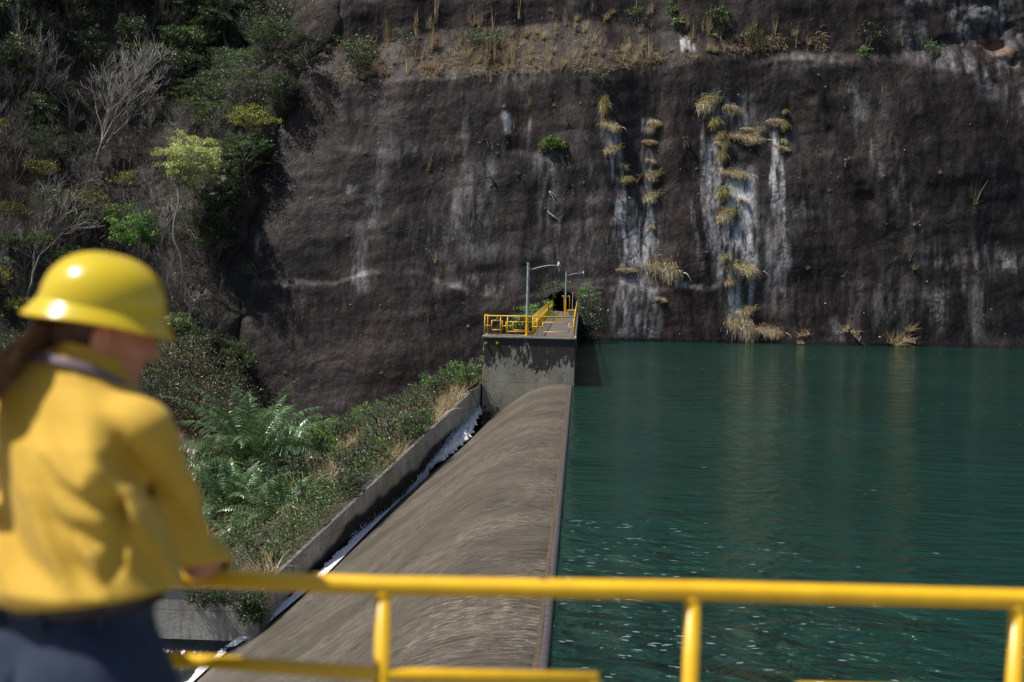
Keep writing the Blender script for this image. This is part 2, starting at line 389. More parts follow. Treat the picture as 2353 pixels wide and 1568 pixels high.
# ---------------------------------------------------------------- side channel, ground below it
WALL_END = (45.0, -9.35, EYE - 9.6)
WALL_TOP = (75.0, -5.22, EYE - 5.80)
def wall_x(y): return np.interp(y, [40, 45, 75, 76, 132], [-9.9, -9.35, -5.22, -4.9, -4.9])
def wall_z(y): return np.interp(y, [40, 45, 75, 100, 132], [EYE - 10.3, EYE - 9.6, EYE - 5.8, EYE - 7.2, EYE - 10.0])
def trough_z(y): return np.interp(y, [-10, 30, 42, 42.9, 43.1, 47, 57.5, 63.4, 64.7, 68.6, 75], [EYE - 13.3, EYE - 12.9, EYE - 12.05, EYE - 11.9, EYE - 11.2, EYE - 10.32, EYE - 9.73, EYE - 9.3, EYE - 8.9, EYE - 8.15, EYE - 8.0])
PROF = [(-.42, -6.15), (-.44, -5.92), (-.54, -5.80), (-.95, -5.77), (-1.5, -5.82), (-2.1, -5.97), (-2.66, -6.2), (-3.6, -6.80), (-4.4, -7.42), (-5.1, -8.0), (-6.1, -8.72), (-8.0, -10.05), (-10.0, -11.45), (-12.3, -13.0), (-14.2, -14.3)]
def face_x(zrel):
    p = PROF[4:]
    return np.interp(-np.asarray(zrel, float), [-q[1] for q in p], [q[0] for q in p])
def ground_z(x, y):
    x = np.asarray(x, float); y = np.asarray(y, float)
    base = np.interp(y, [40, 66, 100, 124], [EYE - 10.9, EYE - 10.9, EYE - 12.6, EYE - 14.4])
    wt = wall_z(y) - 0.10 - 0.42 * np.clip(wall_x(y) - 0.3 - x, 0, 60)
    far = sst(-24, -34, x) * 3.0 * sst(60, 90, y)
    g = np.maximum(base, wt) + 0.35 * fbm(x * 0.35, y * 0.35, 4, 231) + far
    return g
xs = np.arange(-75, -4.0, 0.5); ys = np.arange(43.4, 134, 0.5)
X, Yg = np.meshgrid(xs, ys, indexing='ij')
X = np.minimum(X, wall_x(Yg) - 0.08)
G = ground_z(X, Yg)
gm, nt, b = new_mat('bank_soil')
v = coords(nt)
c = ramp(nt, noise(nt, v, 1.2, 8, 0.7), [(0.3, (0.03, 0.024, 0.017)), (0.55, (0.075, 0.055, 0.038)), (0.75, (0.13, 0.10, 0.07))])
nt.links.new(c, b.inputs['Base Color']); setb(b, Roughness=0.95); bump(nt, b, noise(nt, v, 5, 8, 0.75), 0.9, 0.2)
gr = mesh_np('ground', np.stack([X, Yg, G], -1), grid_faces(*X.shape), gm, True)
tag(gr, 'brushy bank between the channel wall and the cliff foot', kind='structure')
def ground_point(px, py, y0=44, y1=128):
    d = ray(px, py); t = np.linspace(y0, y1, 1600)
    F = (EYE + d[2] * t) - ground_z(d[0] * t, t)
    i = np.where(F < 0)[0]
    if len(i) == 0: return None
    t = t[i[0]]
    return Vector((d[0] * t, t, EYE + d[2] * t))

# ---------------------------------------------------------------- water
wm, nt, b = new_mat('reservoir_water')
v = coords(nt, (0.8, 1.25, 1.0), rot=(0, 0, -0.25)); v2 = coords(nt)
big = noise(nt, v2, 0.05, 3, 0.5)
wc = ramp(nt, big, [(0.35, (0.0040, 0.024, 0.0165)), (0.65, (0.0055, 0.035, 0.0240))])
nt.links.new(wc, b.inputs['Base Color'])
setb(b, Roughness=0.07, IOR=1.333)
gust = ramp(nt, noise(nt, v2, 0.09, 3, 0.5), [(0.3, 0.45), (0.7, 1.0)])
h = mth(nt, 'ADD', mth(nt, 'MULTIPLY', noise(nt, v, 1.5, 3, 0.5, 0.6), 1.0), mth(nt, 'MULTIPLY', noise(nt, v, 5.0, 4, 0.6), 0.22))
h = mth(nt, 'ADD', h, mth(nt, 'MULTIPLY', noise(nt, v, 0.45, 2, 0.5, 0.5), 1.5))
wtc = nt.nodes.new('ShaderNodeTexCoord'); wsx = nt.nodes.new('ShaderNodeSeparateXYZ'); nt.links.new(wtc.outputs['Object'], wsx.inputs[0])
chop = mth(nt, 'MULTIPLY', ramp(nt, mth(nt, 'MULTIPLY', wsx.outputs[1], 0.01), [(0.20, 1.0), (0.38, 0.0)]), ramp(nt, mth(nt, 'MULTIPLY', wsx.outputs[0], 0.05), [(0.05, 1.0), (0.45, 0.15)]))
h = mth(nt, 'MULTIPLY', h, mth(nt, 'ADD', gust, mth(nt, 'MULTIPLY', chop, 3.2)))
bump(nt, b, h, 1.0, 0.26)
mb = MB()
mb.box((-0.415, -60, -14), (80, 137, -0.10))
w = mb.build('reservoir_water', wm); tag(w, 'still green reservoir water held behind the spillway crest', kind='structure')

# pale flecks painting in sky reflections and some foam, densest by the crest
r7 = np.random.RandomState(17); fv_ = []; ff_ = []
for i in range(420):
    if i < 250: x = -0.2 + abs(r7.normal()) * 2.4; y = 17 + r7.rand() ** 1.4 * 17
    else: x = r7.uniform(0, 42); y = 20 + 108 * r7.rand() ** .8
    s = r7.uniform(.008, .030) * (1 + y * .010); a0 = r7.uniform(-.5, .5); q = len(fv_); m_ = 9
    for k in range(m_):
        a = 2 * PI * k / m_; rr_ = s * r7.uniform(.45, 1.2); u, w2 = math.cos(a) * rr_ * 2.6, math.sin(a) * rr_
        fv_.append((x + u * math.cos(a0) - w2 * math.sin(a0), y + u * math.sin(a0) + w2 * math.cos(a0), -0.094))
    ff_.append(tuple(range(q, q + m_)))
fme = bpy.data.meshes.new('glint_and_foam_flecks'); fme.from_pydata(fv_, [], ff_); fme.materials.append(simple('pale_glint_and_foam', (0.16, 0.21, 0.235), 0.5, var=.3)); tag(link('glint_and_foam_flecks', fme), 'small pale flecks painted as sky reflections and foam on the reservoir near the crest', 'foam', kind='stuff')

# channel water: dark sliding water between wall and weir face
dm, nt, b = new_mat('dark_channel_water')
b.inputs['Base Color'].default_value = (0.004, 0.006, 0.006, 1); setb(b, Roughness=0.12, IOR=1.333)
bump(nt, b, noise(nt, coords(nt, (1, .4, 1)), 3.0, 4), 0.8, 0.06)
ys = np.arange(6, 74.9, 0.4)
vv = []
for y in ys:
    z = trough_z(y); fx = face_x(z - EYE) + 0.05
    lx = wall_x(y) + 0.03 if y > 43.1 else -30.0
    for k in range(9): vv.append((lx + (fx - lx) * k / 8, y, z))
cw = mesh_np('channel_water', vv, grid_faces(len(ys), 9), dm, True)
tag(cw, 'dark water running down the side channel beside the spillway', kind='structure')
# white water: a jet from the outlet, then foam along the foot of the weir face
fmat, nt, b = new_mat('white_foam')
v = coords(nt, (1.0, .5, 1.0))
c = ramp(nt, noise(nt, v, 9, 8, 0.75), [(0.26, (0.60, 0.63, 0.67)), (0.36, (0.90, 0.92, 0.95)), (0.55, (0.97, 0.97, 0.98))])
nt.links.new(c, b.inputs['Base Color']); setb(b, Roughness=0.6); bump(nt, b, noise(nt, v, 14, 6, 0.75), 1.0, 0.08)
rs = np.random.RandomState(5)
FY = [74.6, 72.5, 70.5, 68.6, 66.8, 65.2, 63.4, 60, 57, 52, 47, 42, 36, 30, 20, 8]
FW = [0.42, 0.68, 1.0, 1.25, 1.35, 1.15, 0.85, 0.50, 0.44, 0.38, 0.34, 0.30, 0.3, 0.3, 0.3, 0.3]
JX = [-5.02, -5.02, -5.30, -5.78, -6.12, -6.40, None]
ys = np.arange(8, 74.6, 0.06)
def foam_strip(y):
    z = float(trough_z(y)); fx = float(face_x(z - EYE))
    w_ = np.interp(-y, [-a for a in FY], FW) * (1 + (1.1 if y > 60 else 0.55) * float(fbm(y * 1.9, 0.0, 4, 301)))
    jx = np.interp(-y, [-74.6, -72.5, -70.5, -68.6, -66.8, -65.2, -63.4], [-4.90, -4.98, -5.22, -5.55, -5.95, -6.35, fx])
    right = min(fx, jx + w_ * 0.55) if y > 63.4 else fx + 0.03
    left = max(right - w_, float(wall_x(y)) + 0.03) if y > 45 else right - w_
    zz = z + (0.25 + 0.55 * sst(69, 74, y) - 0.25 * sst(63, 57, y)) * (1 if y > 57 else 1)
    if y <= 60: zz = z + 0.10
    return left, right, zz
vv = []; NK = 18
for y in ys:
    l, r, z = foam_strip(y)
    big_ = 1.0 if y > 62 else 0.16
    for k in range(NK):
        t = k / (NK - 1)
        x = l + (r - l) * t
        rag = float(vnoise(y * 7.0, k * 0.9, 311)) * 0.26 + float(vnoise(y * 15.0, k * 2.3, 312)) * 0.12
        zz = z + (math.sin(t * PI) * 0.14 + rag * (0.35 + math.sin(t * PI))) * big_
        if k == 0: zz = z - 0.2; x += float(vnoise(y * 9.0, 3.0, 313)) * 0.16 * big_
        if k == NK - 1: zz = z - (0.12 if y > 63.4 else 0.0); x += (float(vnoise(y * 5.0, 8.0, 314)) * 0.3 if y > 63.4 else 0)
        vv.append((x, y, zz))
fo = mesh_np('white_water', vv, grid_faces(len(ys), NK), fmat, True)
# spray droplets along the ragged edge belong to the same white water
sv = []; sf = []
for i in range(1500):
    y = 62 + rs.rand() ** 0.8 * 12.5 if i % 6 else rs.uniform(52, 66)
    l, r, z = foam_strip(y)
    x = l - abs(rs.normal(0, 0.10)) if rs.rand() < 0.8 else rs.uniform(l, r)
    x = max(x, float(wall_x(y)) + 0.02) if y > 45 else x
    s = rs.uniform(0.008, 0.018); q = len(sv); zc = z + abs(rs.normal(0, 0.10))
    sv += [(x - s, y, zc - s), (x + s, y, zc - s), (x + s, y + s * .3, zc + s), (x - s, y + s * .3, zc + s)]; sf.append((q, q+1, q+2, q+3))
sp = mesh_np('spray_tmp', sv, sf, fmat)
bm = bmesh.new(); bm.from_mesh(fo.data); bm.from_mesh(sp.data); bm.to_mesh(fo.data); bm.free()
bpy.data.objects.remove(sp)
tag(fo, 'white foaming water rushing along the foot of the weir', 'white water', kind='stuff')
# churned water of the basin at the bottom left
ys = np.arange(6, 42.7, 0.25); us = np.linspace(0, 1, 24); vv = []
for y in ys:
    z = float(trough_z(y)); fx = float(face_x(z - EYE))
    for u in us:
        vv.append((fx - 0.15 - 1.9 * u, y, z + 0.02 + 0.07 * float(fbm(u * 6, y * 0.9, 3, 331)) * (0.4 + u)))
tmat, nt, b = new_mat('churned_water')
v = coords(nt, (1.3, .5, 1.0), rot=(0, 0, 0.25))
c = ramp(nt, noise(nt, v, 1.8, 8, 0.7, 0.6), [(0.50, (0.012, 0.016, 0.018)), (0.62, (0.12, 0.15, 0.165)), (0.72, (0.55, 0.6, 0.63))])
nt.links.new(c, b.inputs['Base Color']); setb(b, Roughness=0.25, IOR=1.33); bump(nt, b, noise(nt, v, 5, 6, 0.7), 1.0, 0.15)
o = mesh_np('basin_water', vv, grid_faces(len(ys), 24), tmat, True); tag(o, 'churning grey and white water at the foot of the spillway', kind='structure')

# ---------------------------------------------------------------- concrete
def concrete(name, base=(0.22, 0.215, 0.18), dark=(0.014, 0.014, 0.013), black=0.0, zref=0.0, zspan=2.0, tan=0.3, waterline=False):
    """board-marked concrete; black > 0 grows an algae crust downwards from zref"""
    m, nt, b = new_mat(name)
    v = coords(nt); vs = coords(nt, (1.6, 1.6, 0.35))
    f = noise(nt, v, 0.9, 8, 0.65); g = noise(nt, vs, 2.0, 8, 0.7)
    c = ramp(nt, f, [(0.3, tuple(k * 0.62 for k in base)), (0.7, tuple(k * 1.25 for k in base))])
    c = mix(nt, mth(nt, 'MULTIPLY', ramp(nt, noise(nt, v, 0.5, 4), [(0.45, 0.0), (0.6, 1.0)]), tan), c, (0.27, 0.215, 0.13))
    c = mix(nt, ramp(nt, g, [(0.52, 0.0), (0.72, 0.75)]), c, (0.05, 0.048, 0.042))
    tc = nt.nodes.new('ShaderNodeTexCoord'); sx = nt.nodes.new('ShaderNodeSeparateXYZ'); nt.links.new(tc.outputs['Object'], sx.inputs[0])
    # horizontal pour lines
    zf = mth(nt, 'FRACT', mth(nt, 'MULTIPLY', mth(nt, 'ADD', sx.outputs[2], 50.0), 1 / 1.22))
    ln = mth(nt, 'LESS_THAN', zf, 0.018)
    c = mix(nt, mth(nt, 'MULTIPLY', ln, 0.6), c, (0.04, 0.038, 0.034))
    if black:
        d = mth(nt, 'DIVIDE', mth(nt, 'SUBTRACT', zref, sx.outputs[2]), zspan)       # 0 at the top, 1 at zspan below
        n1 = noise(nt, coords(nt, (1, 1, 0.45)), 1.5, 4, 0.6); n2 = noise(nt, coords(nt, (1.0, 1.0, 0.5)), 6.0, 8, 0.78)
        q = mth(nt, 'ADD', mth(nt, 'MULTIPLY', n1, 0.9), mth(nt, 'MULTIPLY', n2, 1.6))
        q = mth(nt, 'MULTIPLY', mth(nt, 'SUBTRACT', q, mth(nt, 'MULTIPLY', mth(nt, 'POWER', mth(nt, 'MAXIMUM', d, 0.0), 2.0), 0.34)), 0.5)
        k = ramp(nt, q, [(0.515, 0.0), (0.540, 1.0)])
        k = mth(nt, 'MULTIPLY', k, black)
        c = mix(nt, k, c, dark)
    if waterline:
        c = mix(nt, attr(nt, 'wet'), c, (0.006, 0.006, 0.006))
    nt.links.new(c, b.inputs['Base Color']); setb(b, Roughness=0.85)
    bump(nt, b, mth(nt, 'ADD', noise(nt, v, 9, 8, 0.7), mth(nt, 'MULTIPLY', ln, -0.6)), 0.5, 0.03)
    return m
con_pier = concrete('stained_pier_concrete', base=(0.30, 0.29, 0.235), black=0.95, zref=EYE - 3.19, zspan=2.2)
con_wall = concrete('channel_wall_concrete', base=(0.42, 0.41, 0.36), waterline=True, tan=0.45)
con_cross = concrete('retaining_wall_concrete', base=(0.36, 0.35, 0.31), tan=0.2)
con_deck = simple('walkway_concrete', (0.085, 0.075, 0.07), 0.9, var=0.3, scale=3, bumps=0.3)
con_pale = simple('pale_cap_concrete', (0.26, 0.24, 0.20), 0.9, var=0.3, scale=4, bumps=0.3, dirt=(0.06, 0.05, 0.04))

# spillway weir
wv = []
fine = []
P = [Vector((a, 0, c_)) for a, c_ in PROF]
pts = []
for i in range(len(PROF) - 1):
    p0 = PROF[max(i-1, 0)]; p1 = PROF[i]; p2 = PROF[i+1]; p3 = PROF[min(i+2, len(PROF)-1)]
    for k in range(8):
        t = k / 8
        pts.append(tuple(0.5 * ((2*p1[j]) + (-p0[j]+p2[j])*t + (2*p0[j]-5*p1[j]+4*p2[j]-p3[j])*t*t + (-p0[j]+3*p1[j]-3*p2[j]+p3[j])*t**3) for j in (0, 1)))
pts.append(PROF[-1])
ys = np.arange(4, 75.01, 0.5)
arc = [0]
for a, c_ in zip(pts, pts[1:]): arc.append(arc[-1] + math.hypot(c_[0]-a[0], c_[1]-a[1]))
for y in ys:
    for (x, z) in pts: wv.append((x, y, z + EYE))
weir = empty('spillway_weir', (-0.4, 4, EYE - 13.5), label='long curved brown spillway weir with a thin sheet of water sliding down it', cat='weir')
wmat, nt, b = new_mat('wet_brown_concrete')
s_at = attr(nt, 'slope_run'); y_at = attr(nt, 'along')
cx = nt.nodes.new('ShaderNodeCombineXYZ')
# streaks follow the flow but drift a little
drift = mth(nt, 'MULTIPLY', noise(nt, coords(nt), 0.15, 3, 0.5), 1.3)
nt.links.new(mth(nt, 'MULTIPLY', s_at, 0.8), cx.inputs[0]); nt.links.new(mth(nt, 'ADD', mth(nt, 'MULTIPLY', y_at, 9.0), drift), cx.inputs[1])
st1 = noise(nt, cx.outputs[0], 1.0, 6, 0.62, 0.15)
cx2 = nt.nodes.new('ShaderNodeCombineXYZ')
nt.links.new(mth(nt, 'MULTIPLY', s_at, 3.2), cx2.inputs[0]); nt.links.new(mth(nt, 'ADD', mth(nt, 'MULTIPLY', y_at, 11.0), drift), cx2.inputs[1])
st2 = noise(nt, cx2.outputs[0], 1.0, 8, 0.8, 0.2)
patch = noise(nt, coords(nt), 0.28, 4, 0.6)
c = ramp(nt, noise(nt, coords(nt), 0.4, 6, 0.6), [(0.3, (0.062, 0.052, 0.040)), (0.7, (0.115, 0.097, 0.074))])
c = mix(nt, ramp(nt, st1, [(0.38, 0.95), (0.53, 0.0)]), c, (0.034, 0.028, 0.021))
lines = mth(nt, 'MULTIPLY', ramp(nt, st2, [(0.50, 0.0), (0.62, 1.0)]), ramp(nt, patch, [(0.38, 0.15), (0.60, 0.95)]))
c = mix(nt, lines, c, (0.32, 0.27, 0.21))
# ochre algae line along the upstream edge
edge = ramp(nt, s_at, [(0.0, 1.0), (0.035, 1.0), (0.06, 0.0)])
nt.links.new(c, b.inputs['Base Color'])
setb(b, Roughness=0.38); b.inputs['Specular IOR Level'].default_value = 0.5
bump(nt, b, mth(nt, 'ADD', st1, mth(nt, 'MULTIPLY', st2, 0.5)), 0.7, 0.03)
wf = mesh_np('weir_face', wv, grid_faces(len(ys), len(pts)), wmat, True, dict(slope_run=np.tile(arc, len(ys)), along=np.repeat(ys, len(pts))))
wf.parent = weir; wf.matrix_parent_inverse = Matrix.Translation(weir.location).inverted()
mb = MB()
for y0, y1 in ((4, 75),):
    mb.v += [(-.43, 4, EYE-6.2), (-.43, 75, EYE-6.2), (-1.0, 75, EYE-14), (-1.0, 4, EYE-14)]; mb.f.append((0, 1, 2, 3))
# rounded mineral-grey lip at the waterline
lipm = simple('mineral_crusted_lip', (0.065, 0.056, 0.058), 0.5, var=0.35, scale=7, bumps=0.5)
lip = MB(); lip.tube([(-0.435, y, EYE - 5.83 + 0.01 * math.sin(y * 1.3)) for y in np.arange(4, 75.01, 0.5)], 0.085, 8)
lo = lip.build('crest_lip', lipm, weir, True); lo.matrix_parent_inverse = Matrix.Translation(weir.location).inverted()
algm = simple('ochre_algae_line', (0.085, 0.058, 0.034), 0.6, var=0.4, scale=6)
al = MB(); yy = np.arange(4, 75.01, 0.3)
for i, y in enumerate(yy):
    w_ = 0.06 + 0.004 * math.sin(y * 2.1) + 0.03 * float(vnoise(y * 1.4, 0, 351))
    al.v += [(-0.50, y, EYE - 5.765), (-0.52 - w_, y, EYE - 5.762)]
    if i: q = len(al.v) - 4; al.f.append((q, q+1, q+3, q+2))
ao = al.build('algae_line', algm, weir); ao.matrix_parent_inverse = Matrix.Translation(weir.location).inverted()

def parented(o, root):
    o.parent = root; o.matrix_parent_inverse = Matrix.Translation(root.location).inverted(); return o

# channel wall
cwall = empty('channel_wall', (WALL_TOP[1], 60, EYE - 12), label='sloping grey concrete wall along the side channel, black where wet', cat='wall')
ys = np.arange(43.0, 75.01, 0.25); zs_ = np.linspace(0, 1, 26); vv = []; wet = []
for y in ys:
    zt_ = float(wall_z(y)); zb = float(trough_z(y)) - 0.6; x = float(wall_x(y))
    for t in zs_:
        z = zt_ + (zb - zt_) * t
        vv.append((x, y, z))
        hw = (z - float(trough_z(y)))
        thr = 0.22 * (zt_ - float(trough_z(y))) + 0.55 * sst(72, 62, y) * sst(46, 54, y) + 0.35 * float(fbm(y * 0.5, z * 0.8, 4, 361)) - 0.35 * sst(52, 45, y)
        wet.append(1 - float(sst(thr - 0.12, thr + 0.12, hw)))
n0 = len(zs_)
f = list(map(tuple, grid_faces(len(ys), n0)))
wallf = mesh_np('wall_face', vv, f, con_wall, False, dict(wet=wet)); parented(wallf, cwall)
mb = MB(); T = 0.12
for i, y in enumerate(ys):
    zt_ = float(wall_z(y)); x = float(wall_x(y))
    mb.v += [(x, y, zt_), (x - T, y, zt_ + 0.004), (x - T, y, zt_ - 2.5)]
    if i: q = len(mb.v) - 6; mb.f += [(q, q+1, q+4, q+3), (q+1, q+2, q+5, q+4)]
q = len(mb.v); y0 = 43.0; x0 = float(wall_x(y0)); zt_ = float(wall_z(y0))
mb.v += [(x0, y0, zt_), (x0 - T, y0, zt_), (x0 - T, y0, zt_ - 2.5), (x0, y0, zt_ - 2.5)]; mb.f.append((q, q+3, q+2, q+1))
parented(mb.build('wall_cap', simple('channel_wall_top', (0.12, 0.115, 0.10), 0.9, var=0.35, scale=2.5, bumps=0.4, dirt=(0.05, 0.045, 0.035))), cwall)
# cross wall at its lower end, facing the camera
xw = empty('retaining_wall', (-14, 43, EYE - 12.5), label='grey board-marked concrete retaining wall facing the camera below the palms', cat='wall')
mb = MB(); mb.box((-34, 43.02, EYE - 14), (float(wall_x(43)) - T - 0.003, 43.40, EYE - 9.92))
parented(mb.build('wall_body', con_cross), xw)
mb = MB(); mb.box((-34, 42.97, EYE - 9.92), (float(wall_x(43)) - T - 0.003, 43.45, EYE - 9.80)); parented(mb.build('coping', con_pale), xw)
# ---------------------------------------------------------------- far pier and walkway
PY0 = 75.0
def cpx(cx, cy): return 1062.8 + cx * 0.27128, 563.0 + cy * 0.27124     # a close-up's pixels -> measured photograph
def cp(cx, cy, Y): return at(*cpx(cx, cy), Y)
DZ = (cp(200, 770, PY0).z + cp(945, 788, PY0).z) / 2       # deck level
PXL = cp(175, 800, PY0).x; PXR = cp(955, 800, PY0).x; WXL = cp(590, 768, PY0).x
yellow = simple('yellow_rail_paint', (0.72, 0.40, 0.012), 0.35, var=0.12, scale=12, dirt=(0.50, 0.27, 0.02))
pier = empty('concrete_pier', (-2.8, 77, EYE - 12), label='concrete pier block with black algae stains at the far end of the spillway', cat='pier')
mb = MB(); mb.box((PXL, PY0, EYE - 14), (PXR, PY0 + 2.6, DZ - 0.10)); parented(mb.build('pier_body', con_pier, bevel=0.03), pier)
mb = MB(); mb.box((PXL - 0.06, PY0 - 0.06, DZ - 0.10), (PXR + 0.05, PY0 + 2.6, DZ)); parented(mb.build('deck_slab', con_pale, bevel=0.02), pier)
walk = empty('walkway', (-1.5, 100, EYE - 12), label='long straight concrete walkway running from the pier back to the rock face', cat='walkway')
mb = MB(); mb.box((WXL - 0.05, PY0 + 2.603, DZ - 0.14), (PXR + 0.04, 131.2, DZ + 0.003)); parented(mb.build('walkway_slab', con_deck, bevel=0.02), walk)
mb = MB(); mb.box((WXL + 0.05, PY0 + 2.603, EYE - 14), (PXR - 0.01, 132.0, DZ - 0.143)); parented(mb.build('walkway_wall', concrete('dark_walkway_concrete', base=(0.06, 0.058, 0.05), tan=0.1)), walk)
# deck of the pier in the walkway's tone, worn pale along the edge
mb = MB(); mb.box((PXL + 0.1, PY0 + 0.12, DZ), (PXR - 0.06, PY0 + 2.6, DZ + 0.004)); parented(mb.build('deck_surface', con_deck), pier)
# small fittings on the pier's face
steel_rust = simple('rusty_steel', (0.10, 0.035, 0.022), 0.8, var=0.4, scale=20, bumps=0.4)
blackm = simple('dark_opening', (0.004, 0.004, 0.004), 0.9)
def pbox(name, x0, y0, x1, y1, d0, d1, mat, parent, extra=None):
    a = cp(x0, y1, PY0); c = cp(x1, y0, PY0); mb = MB(); mb.box((a.x, PY0 - d0, a.z), (c.x, PY0 - d1, c.z)); return parented(mb.build(name, mat), parent)
for cx, cy in ((200, 832), (294, 833)):
    a = cp(cx, cy, PY0); mb = MB()
    mb.box((a.x - .055, PY0 - .09, a.z - .055), (a.x + .055, PY0 - .003, a.z + .055))
    o = parented(mb.build('yellow_bracket', yellow, bevel=0.01), pier)
    mb = MB(); mb.tube([(a.x, PY0 - .10, a.z), (a.x, PY0 - .088, a.z)], .022, 8); h_ = mb.build('bolt_hole', blackm); h_.parent = o
for cx, cy in ((190, 1371), (288, 1373)):
    a = cp(cx, cy, PY0); mb = MB(); mb.box((a.x - .07, PY0 - .10, a.z - .03), (a.x + .07, PY0 - .003, a.z + .035)); mb.box((a.x - .03, PY0 - .16, a.z - .06), (a.x + .03, PY0 - .10, a.z + .02))
    parented(mb.build('rusty_bracket', steel_rust, bevel=0.008), pier)
a = cp(163, 1476, PY0); c = cp(243, 1410, PY0); mb = MB(); r_ = 0.035
mb.box((a.x, PY0 - .10, a.z), (c.x, PY0 - .003, a.z + r_)); mb.box((a.x, PY0 - .10, c.z - r_), (c.x, PY0 - .003, c.z))
mb.box((a.x, PY0 - .10, a.z + r_), (a.x + r_, PY0 - .003, c.z - r_)); mb.box((c.x - r_, PY0 - .10, a.z + r_), (c.x, PY0 - .003, c.z - r_))
fr = parented(mb.build('gate_frame', steel_rust), pier)
mb = MB(); mb.box((a.x + r_, PY0 - .05, a.z + r_), (c.x - r_, PY0 - .004, c.z - r_)); g_ = mb.build('gate_plate', simple('grey_gate_plate', (0.055, 0.05, 0.05), 0.6, var=0.4, scale=9)); g_.parent = fr
# outlet: a dark rounded hood where the jet leaves the pier
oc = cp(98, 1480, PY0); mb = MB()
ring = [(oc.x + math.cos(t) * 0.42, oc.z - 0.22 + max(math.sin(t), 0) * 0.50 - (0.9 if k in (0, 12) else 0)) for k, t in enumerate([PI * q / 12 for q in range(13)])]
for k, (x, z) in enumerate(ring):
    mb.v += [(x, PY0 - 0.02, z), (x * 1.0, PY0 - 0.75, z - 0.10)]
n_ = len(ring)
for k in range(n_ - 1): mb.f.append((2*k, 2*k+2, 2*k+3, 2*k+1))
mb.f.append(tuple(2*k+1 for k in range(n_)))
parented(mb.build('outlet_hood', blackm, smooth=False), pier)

# railings -----------------------------------------------------------------
RH = 1.08
def bars(mb, segs, r=0.022, n=6):
    for p, q in segs: mb.tube([p, q], r, n)
front = empty('railing', (PXL, PY0 + .12, DZ), label='yellow railing with open square pattern across the front of the pier', cat='railing')
YF = PY0 + 0.10
def P2(cx, cy): 
    a = cp(cx, cy, YF); return (a.x, YF, a.z)
def hv(mb, pts, r): 
    for (x0, y0, x1, y1) in pts: mb.tube([P2(x0, y0), P2(x1, y1)], r, 6)
mb = MB(); hv(mb, [(183, 600, 945, 613)], 0.035); parented(mb.build('top_rail', yellow, smooth=True), front)
for x in (190, 323, 382, 633, 945):
    mb = MB(); y0 = 600 + (x - 183) * 0.017; hv(mb, [(x, y0, x - 2, 773 + (x - 183) * 0.018)], 0.03); parented(mb.build('post', yellow, smooth=True), front)
mb = MB()
hv(mb, [(248, 640, 337, 641), (248, 640, 247, 720), (247, 719, 337, 721), (337, 640, 337, 721), (293, 603, 293, 640), (186, 682, 248, 684), (337, 686, 430, 688),
        (370, 652, 590, 656), (370, 652, 369, 733), (369, 733, 590, 738), (428, 655, 428, 722), (428, 722, 530, 725), (480, 605, 480, 655),
        (590, 692, 685, 696), (680, 657, 902, 660), (680, 657, 680, 738), (680, 738, 902, 742), (902, 660, 900, 742), (902, 698, 945, 700), (790, 610, 790, 660)], 0.026)
parented(mb.build('square_pattern', yellow, smooth=True), front)
def side_rail(x, y0, y1, label):
    root = empty('railing', (x, y0, DZ), label=label, cat='railing')
    mb = MB(); mb.tube([(x, y0, DZ + RH), (x, y1, DZ + RH)], 0.032, 6); parented(mb.build('top_rail', yellow, smooth=True), root)
    y = y0; k = 0
    pat = MB()
    while y <= y1 + 0.01:
        mb = MB(); mb.tube([(x, y, DZ), (x, y, DZ + RH)], 0.028, 6); parented(mb.build('post', yellow, smooth=True), root)
        if y + 2.2 <= y1 + 0.01:
            a, b_ = y + 0.45, y + 1.75
            if k % 2: a, b_ = y + 0.25, y + 1.95
            z0, z1 = DZ + 0.26, DZ + 0.80
            pat.tube([(x, a, z0), (x, b_, z0)], 0.022, 5); pat.tube([(x, a, z1), (x, b_, z1)], 0.022, 5)
            pat.tube([(x, a, z0), (x, a, z1)], 0.022, 5); pat.tube([(x, b_, z0), (x, b_, z1)], 0.022, 5)
            pat.tube([(x, y, DZ + .53), (x, a, DZ + .53)], 0.022, 5); pat.tube([(x, b_, DZ + .53), (x, y + 2.2, DZ + .53)], 0.022, 5)
            pat.tube([(x, y + 1.1, z1), (x, y + 1.1, DZ + RH)], 0.022, 5)
        y += 2.2; k += 1
    parented(pat.build('square_pattern', yellow, smooth=True), root)
side_rail(WXL, PY0 + 0.5, 126.5, 'yellow railing along the left side of the walkway, running to the rock')
side_rail(PXR - 0.08, PY0 + 0.3, 124.0, 'yellow railing along the reservoir side of the walkway')
rr = empty('railing', (PXL + 0.06, PY0 + 1.2, DZ), label='short yellow return railing on the left edge of the pier', cat='railing')
x = PXL + 0.06
mb = MB(); mb.tube([(x, PY0 + .1, DZ + RH), (x, PY0 + 2.5, DZ + RH)], 0.032, 6); parented(mb.build('top_rail', yellow, smooth=True), rr)
mb = MB(); mb.tube([(x, PY0 + 2.5, DZ), (x, PY0 + 2.5, DZ + RH)], 0.028, 6); parented(mb.build('post', yellow, smooth=True), rr)
mb = MB(); mb.tube([(x, PY0 + .5, DZ + .5), (x, PY0 + 2.5, DZ + .5)], 0.024, 6); parented(mb.build('middle_rail', yellow, smooth=True), rr)

